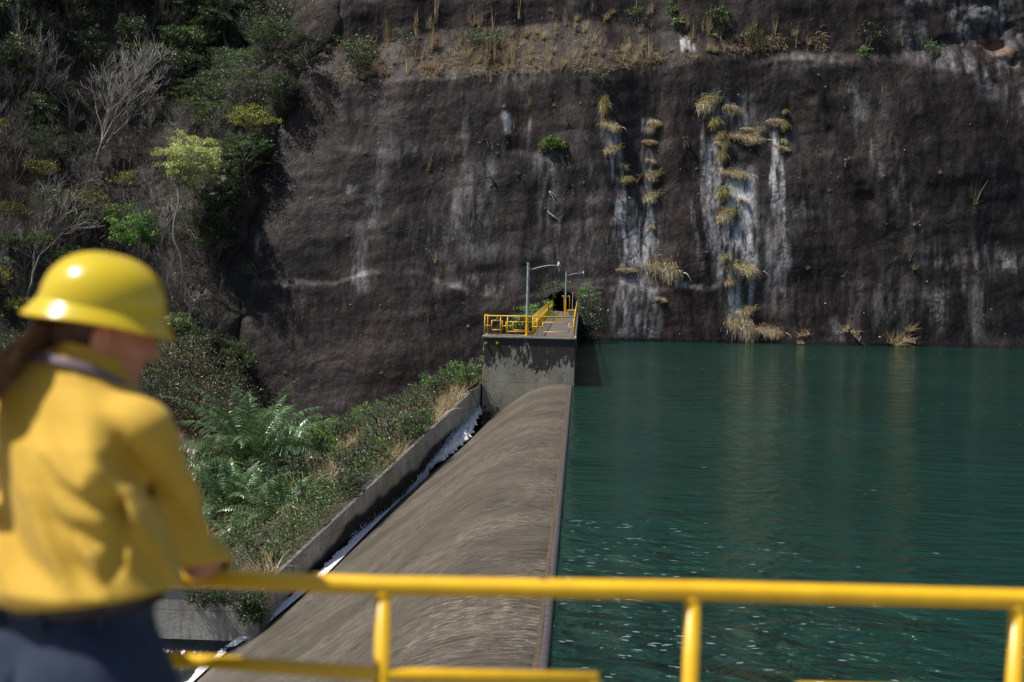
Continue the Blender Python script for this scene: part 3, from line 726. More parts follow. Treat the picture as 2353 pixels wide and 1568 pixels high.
# lamps ---------------------------------------------------------------------
galv = simple('weathered_grey_green_steel', (0.27, 0.33, 0.32), 0.5, metallic=0.0, var=0.35, scale=5, dirt=(0.14, 0.13, 0.12))
galv2 = simple('grey_lamp_housing', (0.30, 0.33, 0.34), 0.4, var=0.15, scale=10)
glassm, nt, b = new_mat('lamp_glass'); setb(b, Roughness=0.15); b.inputs['Base Color'].default_value = (0.55, 0.58, 0.56, 1)
def lamp(base, H, s, label):
    root = empty('street_lamp', base, label=label, cat='street lamp', group='lamp posts on the walkway')
    bx_, by_, bz_ = base
    def part(name, mb, mat, par=root, smooth=True):
        o = mb.build(name, mat, smooth=smooth)
        if par is root: parented(o, root)
        else: o.parent = par
        return o
    mb = MB(); mb.tube([(bx_, by_, bz_ + RH), (bx_, by_, bz_ + H)], [0.085 * s, 0.072 * s], 8); part('pole', mb, galv, smooth=False)
    mb = MB(); mb.tube([(bx_, by_, bz_), (bx_, by_, bz_ + 0.04), (bx_, by_, bz_ + 0.041), (bx_, by_, bz_ + RH)], [0.16 * s, 0.16 * s, 0.088 * s, 0.087 * s], 8); part('painted_base', mb, yellow, smooth=False)
    mb = MB(); mb.tube([(bx_, by_, bz_ + H), (bx_, by_, bz_ + H + .05)], [0.09 * s, 0.082 * s], 8); part('pole_cap', mb, galv2, smooth=False)
    z = bz_ + H - 0.30 * s
    mb = MB(); mb.tube([(bx_ + .07 * s, by_, z - .02), (bx_ + .20 * s, by_, z), (bx_ + .6 * s, by_, z + .12 * s), (bx_ + 1.0 * s, by_, z + .21 * s), (bx_ + 1.3 * s, by_, z + .23 * s), (bx_ + 1.52 * s, by_, z + .22 * s)], 0.026 * s + .004, 6)
    mb.tube([(bx_ + .07 * s, by_, z + .08 * s), (bx_ + .07 * s, by_, z - .10 * s)], 0.05 * s, 6); part('arm', mb, galv)
    hx = bx_ + 1.62 * s
    mb = MB(); mb.tube([(hx, by_, z + .12 * s), (hx, by_, z + .33 * s), (hx, by_, z + .34 * s), (hx, by_, z + .43 * s)], [.10 * s, .085 * s, .055 * s, .055 * s], 10)
    h_ = part('lamp_head', mb, galv2)
    mb = MB(); mb.tube([(hx + .03 * s, by_, z + .12 * s), (hx + .03 * s, by_, z + .04 * s), (hx + .03 * s, by_, z - .02 * s), (hx + .04 * s, by_, z - .09 * s)], [.035 * s, .03 * s, .045 * s, .012], 8)
    part('bulb', mb, glassm, h_)
q = cp(545, 768, PY0 + 1.0)
lamp((q.x, PY0 + 1.0, DZ + 0.004), 3.86, 1.0, 'nearer and taller grey lamp post on the pier, yellow at its foot')
q = cp(872, 548, 121.0)
lamp((q.x, 121.0, DZ + 0.004), 3.55, 0.9, 'farther lamp post near the rock at the end of the walkway')
# hoist fittings at the walkway's end
def hook(cx, label):
    q = cp(cx, 572, 118.0); x, y = q.x, 118.0
    mb = MB(); mb.tube([(x, y, DZ), (x, y, DZ + 1.50)] + [(x - .07 + .07 * math.cos(t), y, DZ + 1.50 + .09 * math.sin(t)) for t in (0.5, 1.1, 1.6, 2.2, 2.8, 3.4)], 0.035, 6)
    o = mb.build('handrail_hook', yellow, smooth=True, off=(x, y, DZ)); o.location = (x, y, DZ)
    tag(o, label, 'grab rail', 'hooked grab rails at the end of the walkway')
hook(857, 'hooked yellow grab rail just left of the farther lamp post'); hook(905, 'hooked yellow grab rail just right of the farther lamp post')
a = cp(890, 576, 117.0); c = cp(955, 552, 117.0)
mb = MB(); mb.box((a.x, 116.6, DZ + 0.005), (c.x, 117.2, DZ + 0.40)); mb.box((a.x - .05, 116.5, DZ + 0.40), (c.x + .04, 117.3, DZ + 0.46))
o = mb.build('low_bench_block', simple('cream_paint', (0.55, 0.42, 0.20), 0.6, var=0.2, scale=9), bevel=0.02); tag(o, 'low cream block beside the reservoir railing near the walkway end', 'block')
q = cp(930, 560, 119.0); mb = MB(); mb.tube([(q.x, 119, DZ + 0.003), (q.x, 119, DZ + 1.9)], 0.022, 6)
o = mb.build('thin_pole', simple('white_paint', (0.6, 0.6, 0.58), 0.6)); tag(o, 'thin white pole standing by the cream block', 'pole')
a = cp(770, 572, 116.0); c = cp(872, 572, 116.0)
mb = MB(); mb.box((a.x, 116, DZ + .005), (c.x, 116.12, DZ + .09)); o = mb.build('kerb_bar', yellow); tag(o, 'low yellow bar lying across the walkway near its end', 'bar')

# ---------------------------------------------------------------- near platform and its railing
NY = 3.0
top_c = at(1176, 1353, NY); NZ = top_c.z; ND = NZ - 1.085       # rail height, deck height
slab = simple('platform_concrete', (0.22, 0.21, 0.19), 0.9, var=0.25, scale=3, bumps=0.3)
plat = empty('near_platform', (0, 0, ND), label='concrete platform with the yellow railing where the person stands', cat='platform')
mb = MB(); mb.box((-4.5, -5, ND - 0.25), (5.5, NY + 0.25, ND)); parented(mb.build('platform_slab', slab, bevel=0.02), plat)
mb = MB(); mb.box((-4.3, -5, EYE - 14), (-0.5, NY + 0.0, ND - 0.253)); parented(mb.build('platform_pier', con_cross), plat)
near = empty('railing', (0, NY, ND), label='yellow pipe railing in the foreground, out of focus', cat='railing')
nyel, nt, b = new_mat('glossy_yellow_pipe_paint')
v = coords(nt); c = ramp(nt, noise(nt, v, 14, 5, 0.6), [(0.3, (0.66, 0.37, 0.006)), (0.7, (0.78, 0.46, 0.012))])
c = mix(nt, ramp(nt, noise(nt, v, 22, 6, 0.7), [(0.63, 0.0), (0.68, 0.8)]), c, (0.20, 0.08, 0.02))
nt.links.new(c, b.inputs['Base Color']); setb(b, Roughness=0.3); bump(nt, b, noise(nt, v, 25, 3), 0.2, 0.002)
def npx(px, py): q = at(px, py, NY); return q.x, q.z
R1, R2 = 0.0205, 0.0155
sag = [(-260, 1322), (120, 1326), (500, 1331), (880, 1346), (1240, 1352), (1600, 1357), (1970, 1367), (2345, 1377), (2700, 1388), (3300, 1400)]
mb = MB(); mb.tube([(npx(a, b_)[0], NY, npx(a, b_)[1]) for a, b_ in sag], R1, 20); parented(mb.build('top_rail', nyel, smooth=True), near)
for px in (170, 881, 1592, 2338, 3040):
    yy_ = np.interp(px, [p[0] for p in sag], [p[1] for p in sag]); x, z = npx(px, yy_)
    mb = MB(); mb.tube([(x, NY, ND), (x, NY, z - 0.004)], R2 + .001, 16); mb.tube([(x, NY, ND), (x, NY, ND + .01)], 0.05, 16)
    mb.tube([(x, NY, z - R1 - .008), (x, NY, z - R1 + .008)], [R2 + .001, R2 + .006], 16)
    parented(mb.build('post', nyel, smooth=True), near)
def nrail(pts, name='lower_rail'):
    mb = MB(); mb.tube([(npx(a, b_)[0], NY, npx(a, b_)[1]) for a, b_ in pts], R2, 16); parented(mb.build(name, nyel, smooth=True), near)
nrail([(-260, 1500), (170, 1508), (500, 1522), (881, 1550), (1375, 1561)])
xz = npx(1366, 1561); mb = MB(); mb.tube([(xz[0], NY, xz[1] - .004), (xz[0], NY, xz[1] - 0.5)], R2, 16); parented(mb.build('short_upright', nyel, smooth=True), near)
nrail([(1830, 1586), (2338, 1598)])
xz = npx(1838, 1586); mb = MB(); mb.tube([(xz[0], NY, xz[1] - .004), (xz[0], NY, xz[1] - 0.5)], R2, 16); parented(mb.build('short_upright', nyel, smooth=True), near)
xa = npx(881, 1550)[0]; xb_ = npx(1592, 1550)[0]
mb = MB(); mb.tube([(xa, NY, ND + .12), (xb_, NY, ND + .12)], R2, 12); parented(mb.build('bottom_rail', nyel, smooth=True), near)
mb = MB(); mb.tube([(xb_, NY, ND + .5), (npx(1838, 1586)[0], NY, ND + .5)], R2, 12); parented(mb.build('middle_rail', nyel, smooth=True), near)
# ---------------------------------------------------------------- vegetation
def dup(root, loc, rz=0.0, sc=1.0, label=None, cat=None, group=None, ry=0.0):
    r = root.copy(); COL.objects.link(r); r.location = loc; r.rotation_euler = (0, ry, rz)
    r.scale = (sc, sc, sc) if not hasattr(sc, '__len__') else sc
    if label: r['label'] = label
    if cat: r['category'] = cat
    if group: r['group'] = group
    elif 'group' in r.keys() and group == '': del r['group']
    for ch in list(root.children):
        c = ch.copy(); COL.objects.link(c); c.parent = r
    return r
def diamonds(P, size, rs, up=0.35, aspect=0.5, droop=0.0):
    """one folded leaf-like quad at each point"""
    n = len(P)
    u = rs.normal(size=(n, 3)); u[:, 2] = u[:, 2] * (1 - up) - droop; u /= np.linalg.norm(u, axis=1)[:, None]
    a = rs.normal(size=(n, 3)); a[:, 2] *= (1 - up)
    w = np.cross(u, a); w /= np.linalg.norm(w, axis=1)[:, None] + 1e-9
    if up > 0:
        h = np.cross(u, np.array([0, 0, 1.0])); h /= np.linalg.norm(h, axis=1)[:, None] + 1e-9
        w = w * (1 - up) + h * up; w /= np.linalg.norm(w, axis=1)[:, None] + 1e-9
    s = size * rs.uniform(0.6, 1.3, (n, 1))
    V = np.stack([P - u * s * .5, P + w * s * aspect * .5, P + u * s * .5, P - w * s * aspect * .5], 1).reshape(-1, 3)
    F = np.arange(n * 4).reshape(-1, 4)
    return V, F
def strips(P0, D0, L, W, rs, droop=0.6, seg=4, wind=None):
    """grass blades: P0 starts, D0 directions, L lengths, W widths; each bends down under its weight"""
    n = len(P0); D = D0 / np.linalg.norm(D0, axis=1)[:, None]
    side = np.cross(D, rs.normal(size=(n, 3))); side /= np.linalg.norm(side, axis=1)[:, None] + 1e-9
    P = P0.copy(); V = []
    for k in range(seg + 1):
        w = (W * (1 - 0.85 * k / seg))[:, None]
        V.append(P - side * w * .5); V.append(P + side * w * .5)
        P = P + D * (L / seg)[:, None]
        D = D + np.array([0, 0, -1.0]) * (droop / seg if not hasattr(droop, '__len__') else (droop / seg)[:, None])
        D /= np.linalg.norm(D, axis=1)[:, None]
    V = np.stack(V, 1)
    m = 2 * (seg + 1)
    F = np.concatenate([np.stack([np.arange(n) * m + 2 * k, np.arange(n) * m + 2 * k + 1, np.arange(n) * m + 2 * k + 3, np.arange(n) * m + 2 * k + 2], 1) for k in range(seg)])
    return V.reshape(-1, 3), F
def join(parts):
    V = []; F = []; o = 0
    for v, f in parts: V.append(v); F.append(f + o); o += len(v)
    return np.concatenate(V), np.concatenate(F)
bark_pale = simple('pale_grey_bark', (0.23, 0.21, 0.19), 0.8, var=0.35, scale=6)
bark_dark = simple('dark_brown_bark', (0.07, 0.055, 0.045), 0.85, var=0.35, scale=6)
bark_mid = simple('grey_brown_bark', (0.13, 0.115, 0.10), 0.85, var=0.35, scale=6)
L_dark = leaf_mat('dark_green_leaves', (0.014, 0.034, 0.010), (0.032, 0.066, 0.018), (0.070, 0.105, 0.030))
L_mid = leaf_mat('mid_green_leaves', (0.032, 0.070, 0.016), (0.065, 0.125, 0.028), (0.14, 0.19, 0.055))
L_fresh = leaf_mat('fresh_green_leaves', (0.055, 0.14, 0.018), (0.12, 0.25, 0.035), (0.22, 0.34, 0.07))
L_blossom = leaf_mat('pale_yellow_green_leaves', (0.22, 0.32, 0.05), (0.52, 0.62, 0.17), (0.85, 0.86, 0.45), transl=0.3)
L_olive = leaf_mat('yellow_olive_leaves', (0.10, 0.12, 0.015), (0.24, 0.24, 0.03), (0.42, 0.37, 0.06))
L_autumn = leaf_mat('rust_tinted_leaves', (0.022, 0.035, 0.010), (0.045, 0.062, 0.018), (0.17, 0.075, 0.022))
L_dry = leaf_mat('dry_grass_blades', (0.20, 0.14, 0.075), (0.42, 0.30, 0.17), (0.64, 0.52, 0.33), rough=0.6)
L_mat = leaf_mat('straw_mat_blades', (0.28, 0.20, 0.11), (0.66, 0.52, 0.31), (0.90, 0.80, 0.60), rough=0.55)
L_gmat = leaf_mat('green_gold_mat_blades', (0.12, 0.13, 0.03), (0.38, 0.32, 0.11), (0.66, 0.55, 0.28), rough=0.5)
L_twig = leaf_mat('dead_brush_stems', (0.030, 0.021, 0.016), (0.06, 0.045, 0.036), (0.15, 0.125, 0.10), rough=0.8)
L_palm = leaf_mat('glossy_palm_leaflets', (0.036, 0.080, 0.026), (0.080, 0.150, 0.050), (0.19, 0.27, 0.12), rough=0.32, transl=0.22, spec=0.8)
L_shiny = leaf_mat('glossy_dark_leaves', (0.016, 0.040, 0.014), (0.030, 0.064, 0.022), (0.08, 0.115, 0.04), rough=0.4, spec=0.6, transl=0.15)

def limb_pts(a, b_, rs, sag=0.15, n=5):
    a = np.array(a, float); b_ = np.array(b_, float); d = b_ - a; L = np.linalg.norm(d)
    c = (a + b_) / 2 + np.array([0, 0, sag * L]) + rs.normal(size=3) * 0.08 * L
    out = []
    for k in range(n + 1):
        t = k / n; p = a * (1-t)**2 + c * 2*t*(1-t) + b_ * t*t + (rs.normal(size=3) * 0.018 * L if 0 < k < n else 0)
        out.append(tuple(p))
    return out
def leafy_tree(name, H, cw, ch, cz, nclus, cr, nleaf, size, mat, bark, seed, trunk_r=0.12, flat=1.0, lean=0.0, up=0.35, cat='tree', label=None, loc=(0, 0, -500), stems=1):
    """trunk and limbs reaching into leaf clusters spread through a crown of width cw, height ch centred at height cz"""
    rs = np.random.RandomState(seed)
    root = empty(name, loc); tag(root, label, cat)
    mb = MB(); cl_ = []
    tries = 0
    while len(cl_) < nclus and tries < 4000:
        tries += 1
        q = rs.uniform(-1, 1, 3)
        r = np.linalg.norm(q)
        if r > 1 or r < 0.35: continue
        p = np.array([q[0] * cw / 2 + lean, q[1] * cw / 2, cz + q[2] * ch / 2])
        if all(np.linalg.norm((p - o) * (1, 1, 1.2)) > cr * 0.75 for o in cl_): cl_.append(p)
    top = np.array([lean * .8, 0, cz + ch * 0.12])
    trunks = []
    for s in range(stems):
        b0 = np.array([0, 0, -0.4]) + (rs.normal(size=3) * (0.25, 0.25, 0) if stems > 1 else 0)
        tp = top + (rs.normal(size=3) * (cw * .2, cw * .2, 0) if stems > 1 else 0)
        pts = limb_pts(b0, tp, rs, 0.02, 9); trunks.append(pts)
        mb.tube(pts, [trunk_r * (1 - 0.75 * k / 9) for k in range(10)], 7)
    for p in cl_:
        tr = trunks[rs.randint(stems)]
        i = min(9, max(2, int(9 * np.clip((p[2] - 0.25 * ch - rs.uniform(0.1, 0.5) * cw * .5) / top[2], 0.25, 0.95))))
        r0 = trunk_r * (1 - 0.75 * i / 9) * 0.6
        pts = limb_pts(tr[i], p, rs, 0.05, 5)
        mb.tube(pts, [max(r0 * (1 - .8 * k / 5), 0.014) for k in range(6)], 5)
        for _ in range(3):
            e = p + rs.normal(size=3) * cr * (0.6, 0.6, 0.35)
            mb.tube(limb_pts(pts[3], e, rs, 0.05, 2), [0.018, 0.014, 0.009], 3)
    mb.build('trunk', bark, root, True)
    P = []
    for p in cl_:
        k = int(nleaf * rs.uniform(0.5, 1.4)); q = rs.normal(size=(k, 3)); q /= np.linalg.norm(q, axis=1)[:, None]
        rad = rs.rand(k, 1) ** 0.45
        sub = rs.normal(size=(5, 3)) * 0.5
        pp = q * rad * 0.75 + sub[rs.randint(0, 5, k)]
        pp = pp * np.array([1, 1, 0.55 * flat]) * cr
        P.append(p + pp)
    V, F = diamonds(np.concatenate(P), size, rs, up)
    o = mesh_np('crown', V, F, mat, False, parent=root)
    return root
def bare_tree(H, seed, spread=0.5, r0=0.13, mat=None, lean=(0, 0), name='bare_tree', depth=5, label=None, loc=(0, 0, -500), upcurve=0.25, kids=3, cat='bare tree'):
    rs = np.random.RandomState(seed); root = empty(name, loc); tag(root, label, cat)
    tr = MB(); tw = MB()
    def br(p, d, L, r, k):
        n = 5 if k == 0 else 4
        pts = [p]; dd = d.copy(); rr = [r]
        for i in range(n):
            dd = dd + rs.normal(size=3) * 0.10 + np.array([0, 0, upcurve * (0.25 if k else 0.0)]); dd /= np.linalg.norm(dd)
            p = p + dd * L / n; pts.append(p); rr.append(max(r * (1 - 0.5 * (i + 1) / n), 0.010))
        (tr if k < 2 else tw).tube([tuple(q) for q in pts], rr, 6 if k < 2 else 3, cap=False)
        if k >= depth: return
        for j in range(kids if k else kids + 1):
            i = n if j == 0 else rs.randint(2 if k == 0 else 1, n + 1)
            ax = rs.normal(size=3); ax -= dd * ax.dot(dd); ax /= np.linalg.norm(ax)
            s = spread * rs.uniform(0.6, 1.4)
            nd = dd * math.cos(s) + ax * math.sin(s)
            br(pts[i], nd, L * rs.uniform(0.55, 0.80), rr[i] * rs.uniform(0.5, 0.72), k + 1)
    br(np.array([0, 0, -0.4]), np.array([lean[0], lean[1], 1.0]) / np.linalg.norm([lean[0], lean[1], 1.0]), H * 0.42, r0, 0)
    tr.build('trunk', mat, root, True); tw.build('twigs', mat, root)
    return root
def grass_tuft(n, H, spread, seed, mat, w=0.035, droop=0.35, name='grass_tuft', green=None, base=0.08):
    rs = np.random.RandomState(seed)
    P0 = rs.normal(size=(n, 3)) * (base, base, 0.02)
    D = rs.normal(size=(n, 3)) * spread; D[:, 2] = 1.0
    V, F = strips(P0, D, H * rs.uniform(0.45, 1.05, n), np.full(n, w), rs, droop * rs.uniform(0.5, 1.5, n))
    if green is None:
        o = mesh_np(name, V, F, mat); o.location = (0, 0, -500); tag(o, None, 'grass'); return o
    root = empty(name, (0, 0, -500)); tag(root, None, 'grass'); mesh_np('dry_blades', V, F, mat, parent=root)
    k = max(14, n // 3); P0 = rs.normal(size=(k, 3)) * (base * 1.5, base * 1.5, 0.03); D = rs.normal(size=(k, 3)) * 0.9; D[:, 2] = 0.7
    V, F = strips(P0, D, H * 0.32 * rs.uniform(0.5, 1.1, k), np.full(k, w * 1.3), rs, 0.8); mesh_np('green_blades', V, F, green, parent=root)
    return root
def hanging_clump(n, w, h, seed, mat, green=None, name='hanging_grass_clump'):
    """a thatch of blades that springs from the rock and falls over itself; outward is -Y"""
    rs = np.random.RandomState(seed)
    root = empty(name, (0, 0, -500)); tag(root, None, 'grass clump')
    lobes = [(rs.uniform(-.36, .36) * w, rs.uniform(-.1, .42) * h, rs.uniform(.6, 1.1)) for _ in range(max(2, int(2 + w)))]
    li = rs.randint(0, len(lobes), n); lob = np.array(lobes)[li]
    P0 = np.stack([lob[:, 0] + rs.normal(size=n) * 0.16 * w, 0.05 - rs.rand(n) * 0.25, lob[:, 1] + rs.normal(size=n) * 0.10 * h], 1)
    D = np.stack([rs.normal(size=n) * 0.55 + (P0[:, 0]) * 0.5 / w, -rs.uniform(0.5, 1.3, n), rs.normal(size=n) * 0.35 + 0.3], 1)
    L = h * rs.uniform(0.35, 0.85, n) * lob[:, 2]
    V, F = strips(P0, D, L, np.full(n, 0.035), rs, rs.uniform(1.2, 3.0, n), 5)
    mesh_np('straw', V, F, mat, parent=root)
    if green is not None:
        k = n // 4
        P0 = np.stack([rs.normal(size=k) * 0.22 * w, -rs.rand(k) * 0.2, 0.3 * h + rs.normal(size=k) * 0.12 * h], 1)
        D = np.stack([rs.normal(size=k) * 0.6, -rs.uniform(0.3, .9, k), rs.uniform(0.2, 1.3, k)], 1)
        V, F = strips(P0, D, h * rs.uniform(0.3, 0.6, k), np.full(k, 0.035), rs, 1.3, 4)
        mesh_np('green_blades', V, F, green, parent=root)
    return root
def facing(px, py, d=0.25):
    """rock surface point and the yaw that turns local -Y outwards"""
    p = cliff_point(px, py)
    if p is None: return None, 0
    gx = float(cliff_y(p.x + .6, p.z) - cliff_y(p.x - .6, p.z)) / 1.2
    return p, math.atan(gx)

# --- hanging clumps on the mineral streaks
hc = [hanging_clump(420, 1.3, 1.0, 1, L_mat, L_gmat), hanging_clump(520, 1.7, 0.9, 2, L_mat), hanging_clump(360, 0.9, 1.3, 3, L_gmat, L_mid),
      hanging_clump(700, 2.4, 1.2, 4, L_mat, L_gmat), hanging_clump(260, 0.8, 0.7, 5, L_mat, L_gmat)]
CL = [(1388, 262, 2, .9, 1.6), (1394, 296, 3, .75, .8), (1411, 350, 0, 1.3, .9), (1430, 388, 4, 1.0, 1.0), (1438, 420, 2, 1.1, .6),
      (1508, 285, 1, .8, .8), (1500, 300, 0, .7, .9), (1497, 328, 1, .9, .55), (1492, 374, 4, 1.0, .7), (1503, 412, 0, 1.2, 1.1), (1499, 460, 0, 1.2, 1.1), (1497, 525, 4, .5, .5),
      (1630, 248, 0, 1.6, 1.7), (1684, 254, 1, 1.1, 1.2), (1640, 292, 2, 1.1, .9), (1655, 322, 2, .9, .8), (1700, 322, 3, 1.4, .7), (1742, 308, 0, 1.1, .9), (1662, 330, 1, .9, .5), (1722, 330, 1, .9, .55),
      (1658, 372, 2, .9, 1.0), (1676, 405, 3, 1.1, .7), (1661, 455, 2, 1.4, 1.1), (1672, 505, 0, 1.4, 1.5), (1690, 403, 1, .7, .5),
      (1788, 282, 1, 1.1, .8), (1801, 298, 2, .8, .7), (1798, 345, 4, 1.2, .7), (1804, 262, 2, .5, .4), (1800, 330, 4, .6, .8),
      (1664, 598, 2, .7, .6), (1693, 626, 3, 1.2, 1.0), (1682, 652, 0, 1.0, .8), (1512, 634, 3, 1.25, 1.7), (1446, 622, 1, 1.2, .5), (1516, 692, 4, 1.0, .7),
      (1722, 720, 0, 1.2, .9), (1692, 768, 3, 1.1, 1.8), (1752, 768, 3, 1.1, .9), (1722, 298, 1, .9, .4), (1705, 465, 4, .9, .6), (1665, 345, 2, .7, 1.0)]
where = ['on the left streaks', 'on the white streak', 'on the right streak']
for i, (px, py, k, sw, sh) in enumerate(CL):
    p, rz = facing(px, py)
    g = 0 if px < 1560 else (1 if px < 1765 else 2)
    hgt = 'high' if py < 300 else ('upper' if py < 380 else ('mid-height' if py < 500 else ('low' if py < 700 else 'waterside')))
    r_ = dup(hc[k], p + Vector((0, 0.1, 0)), rz, (sw * 1.0, 1.0, sh * 1.25), group='hanging grass clumps on the rock')
    r_['label'] = '%s %s hanging straw clump %s' % ('wide' if sw * (1.3, 1.7, .9, 2.4, .8)[k] > 1.7 else 'small', hgt, where[g])
    r_['category'] = 'grass clump'
for r_ in hc: 
    for c_ in list(r_.children): bpy.data.objects.remove(c_)
    bpy.data.objects.remove(r_)
# sprays of long grass at the waterline
spray = [grass_tuft(150, 2.4, 0.75, 21, L_dry, 0.035, 0.6, 'grass_spray', L_mid, .25), grass_tuft(80, 1.5, 0.9, 22, L_mat, 0.035, 1.2, 'grass_spray', None, .3)]
for i, (px, py, k, s, ry, lb) in enumerate([(2052, 795, 0, 1.15, .55, 'largest spray of long pale grass leaning over the waterline'), (2090, 762, 0, .6, .1, 'small upright grass spray above the large one at the waterline'), (2085, 785, 1, 1.0, .3, 'dry brown tuft right beside the large waterline spray'),
                                (1845, 772, 1, .9, -.2, 'thin dry tuft just above the water between streak and spray'), (1838, 790, 1, .5, 0, 'tiny drooping tuft touching the water'), (1960, 772, 1, 1.1, .9, 'straggling dry stems sagging to the right above the water'), (1940, 762, 1, .8, -.6, 'straggling dry stems leaning left above the water'), (2070, 560, 1, .1, 0, '')]):
    if not lb: continue
    p, rz = facing(px, py); r_ = dup(spray[k], p + Vector((0, -.05, 0)), rz, s, lb, 'grass', 'long grass at the waterline', ry)
# --- upright wispy tufts on the terrace and the upper wall
tf = [grass_tuft(24, 2.2, 0.10, 31, L_dry, 0.024, 0.35, green=L_mid, base=.06), grass_tuft(40, 1.4, 0.24, 32, L_dry, 0.024, 0.6, base=.10), grass_tuft(14, 2.5, 0.07, 33, L_dry, 0.026, 0.7, base=.05), grass_tuft(70, 0.8, 0.45, 34, L_dry, 0.036, 0.8, green=L_fresh), grass_tuft(14, 1.8, .10, 35, L_dry, .026, 1.0, green=L_fresh, base=.05)]
rs = np.random.RandomState(77)
pos = []
while len(pos) < 240:
    px = rs.uniform(820, 1860); lo = np.interp(px, LX, LY) - 2; hi = np.interp(px, TX, TY) - 8
    py = lo - (lo - hi) * rs.rand() ** 1.3
    dens = 0.35 + 0.65 * (float(fbm(px * 0.012, py * 0.02, 3, 401)) + 0.5)
    if rs.rand() < dens * (1.0 if px < 1450 else 0.75): pos.append((px, py))
for px, py in pos:
    p, rz = facing(px, py)
    if p is None: continue
    k = rs.choice([0, 1, 1, 2, 3]) if px < 1500 else rs.choice([0, 2, 3, 3, 4])
    dup(tf[k], p, rs.uniform(0, 6), 0.45 + 1.0 * rs.rand() ** 1.5, 'tall wispy dry grass tuft standing on the high rock terrace', 'grass', 'dry tufts on the rock terrace')
LO = [(1157, 248, 3, .6), (1217, 242, 4, 1.1), (1217, 200, 2, .9), (1272, 245, 3, .7), (1333, 240, 3, .6), (985, 392, 4, 1.6), (1000, 605, 4, 1.4), (1142, 355, 3, .6), (1075, 395, 3, .5), (1040, 370, 4, .9), (1128, 60 + 130, 0, 1.0), (1060, 225, 2, .6), (960, 220, 2, .6), (1180, 300, 2, .7), (1430, 465, 3, .7), (870, 800, 4, .8), (875, 860, 3, .6), (1393, 560, 2, 1.0), (1130, 345, 4, .7), (1165, 330, 3, .4), (1100, 330, 3, .5), (1085, 380, 3, .4), (1240, 350, 3, .5), (1650, 320 - 60, 2, .8), (1290, 165, 0, .8), (1475, 170, 2, .8), (1880, 175, 3, .6), (1950, 215, 4, 1.1), (1830, 110, 2, 1.3), (2045, 330, 2, 1.0), (1905, 440, 3, .6), (2100, 620, 3, 1.1), (2240, 470, 4, 1.8), (2090, 600, 4, .9), (1855, 620, 3, .8), (1955, 730, 3, .7), (2160, 400, 3, .8), (2100, 520, 3, .9), (1870, 155, 3, .5), (1940, 250, 3, .4), (2020, 240, 4, .5), (1745, 500, 2, .6), (2000, 100, 1, .8), (2075, 105, 1, .9), (2120, 103, 1, 1.1), (2135, 105, 1, .9), (2210, 108, 1, .6), (1480, 560, 3, .5), (1250, 480, 3, .3), (1600, 390, 3, .5), (1530, 440, 3, .5), (797, 545, 3, .6), (655, 860, 3, .9), (600, 590, 3, .8), (2245, 610, 1, .8)]
for i, (px, py, k, s) in enumerate(LO):
    p, rz = facing(px, py)
    if p is None: continue
    dup(tf[k], p, rs.uniform(0, 6), s * 0.8, 'lone grass tuft rooted in the bare rock face', 'grass', 'lone tufts on the rock face')
for t_ in range(60):
    px = rs.uniform(640, 2320); py = rs.uniform(180, 760); p, rz = facing(px, py)
    if p is None or (px < 760 and py < 420) or p.y < 120: continue
    dup(tf[rs.choice([3, 4, 2])], p, rs.uniform(0, 6), rs.uniform(.18, .5), 'lone grass tuft rooted in the bare rock face', 'grass', 'lone tufts on the rock face')
# matted dry grass of the ledge edge: nobody could count it
bl = []
for t_ in range(6500):
    px = rs.uniform(770, 1900) if rs.rand() < .8 else rs.uniform(820, 1250); lo = np.interp(px, LX, LY)
    py = lo + rs.normal() * 5 - abs(rs.normal()) * (44 if px < 1350 else 22)
    bl.append((px, py, rs.rand()))
bl = np.array(bl); dx = (bl[:, 0] - 1176.5) / FPX; 
T = None
def pts_on_cliff(pxs, pys):
    """vectorised surface points: a few fixed-point steps along each ray"""
    D = (RM @ np.stack([(pxs - 1176.5) / FPX, -(pys - 784.0) / FPX, -np.ones_like(pxs)])).T; D = D / D[:, 1:2]
    t = np.full(len(pxs), 133.0)
    for _ in range(12): t = 0.5 * t + 0.5 * cliff_y(D[:, 0] * t, EYE + D[:, 2] * t)
    return np.stack([D[:, 0] * t, t, EYE + D[:, 2] * t], 1)
P0 = pts_on_cliff(bl[:, 0], bl[:, 1]) + np.array([0, -.05, 0]); n = len(P0)
keep = fbm(P0[:, 0] * 0.35, P0[:, 2] * 0.6, 3, 411) > -0.10; P0 = P0[keep]; n = len(P0)
D0 = np.stack([rs.normal(size=n) * .6, -rs.rand(n) * .8, rs.normal(size=n) * .5 + .2], 1)
V, F = strips(P0, D0, rs.uniform(0.3, 0.8, n), np.full(n, 0.035), rs, 1.5, 3)
tag(mesh_np('matted_dry_grass', V, F, L_dry), 'low matted dry grass along the ledges of the cliff', 'grass', kind='stuff')
for r_ in spray + tf:
    for c_ in list(r_.children): bpy.data.objects.remove(c_)
    bpy.data.objects.remove(r_)
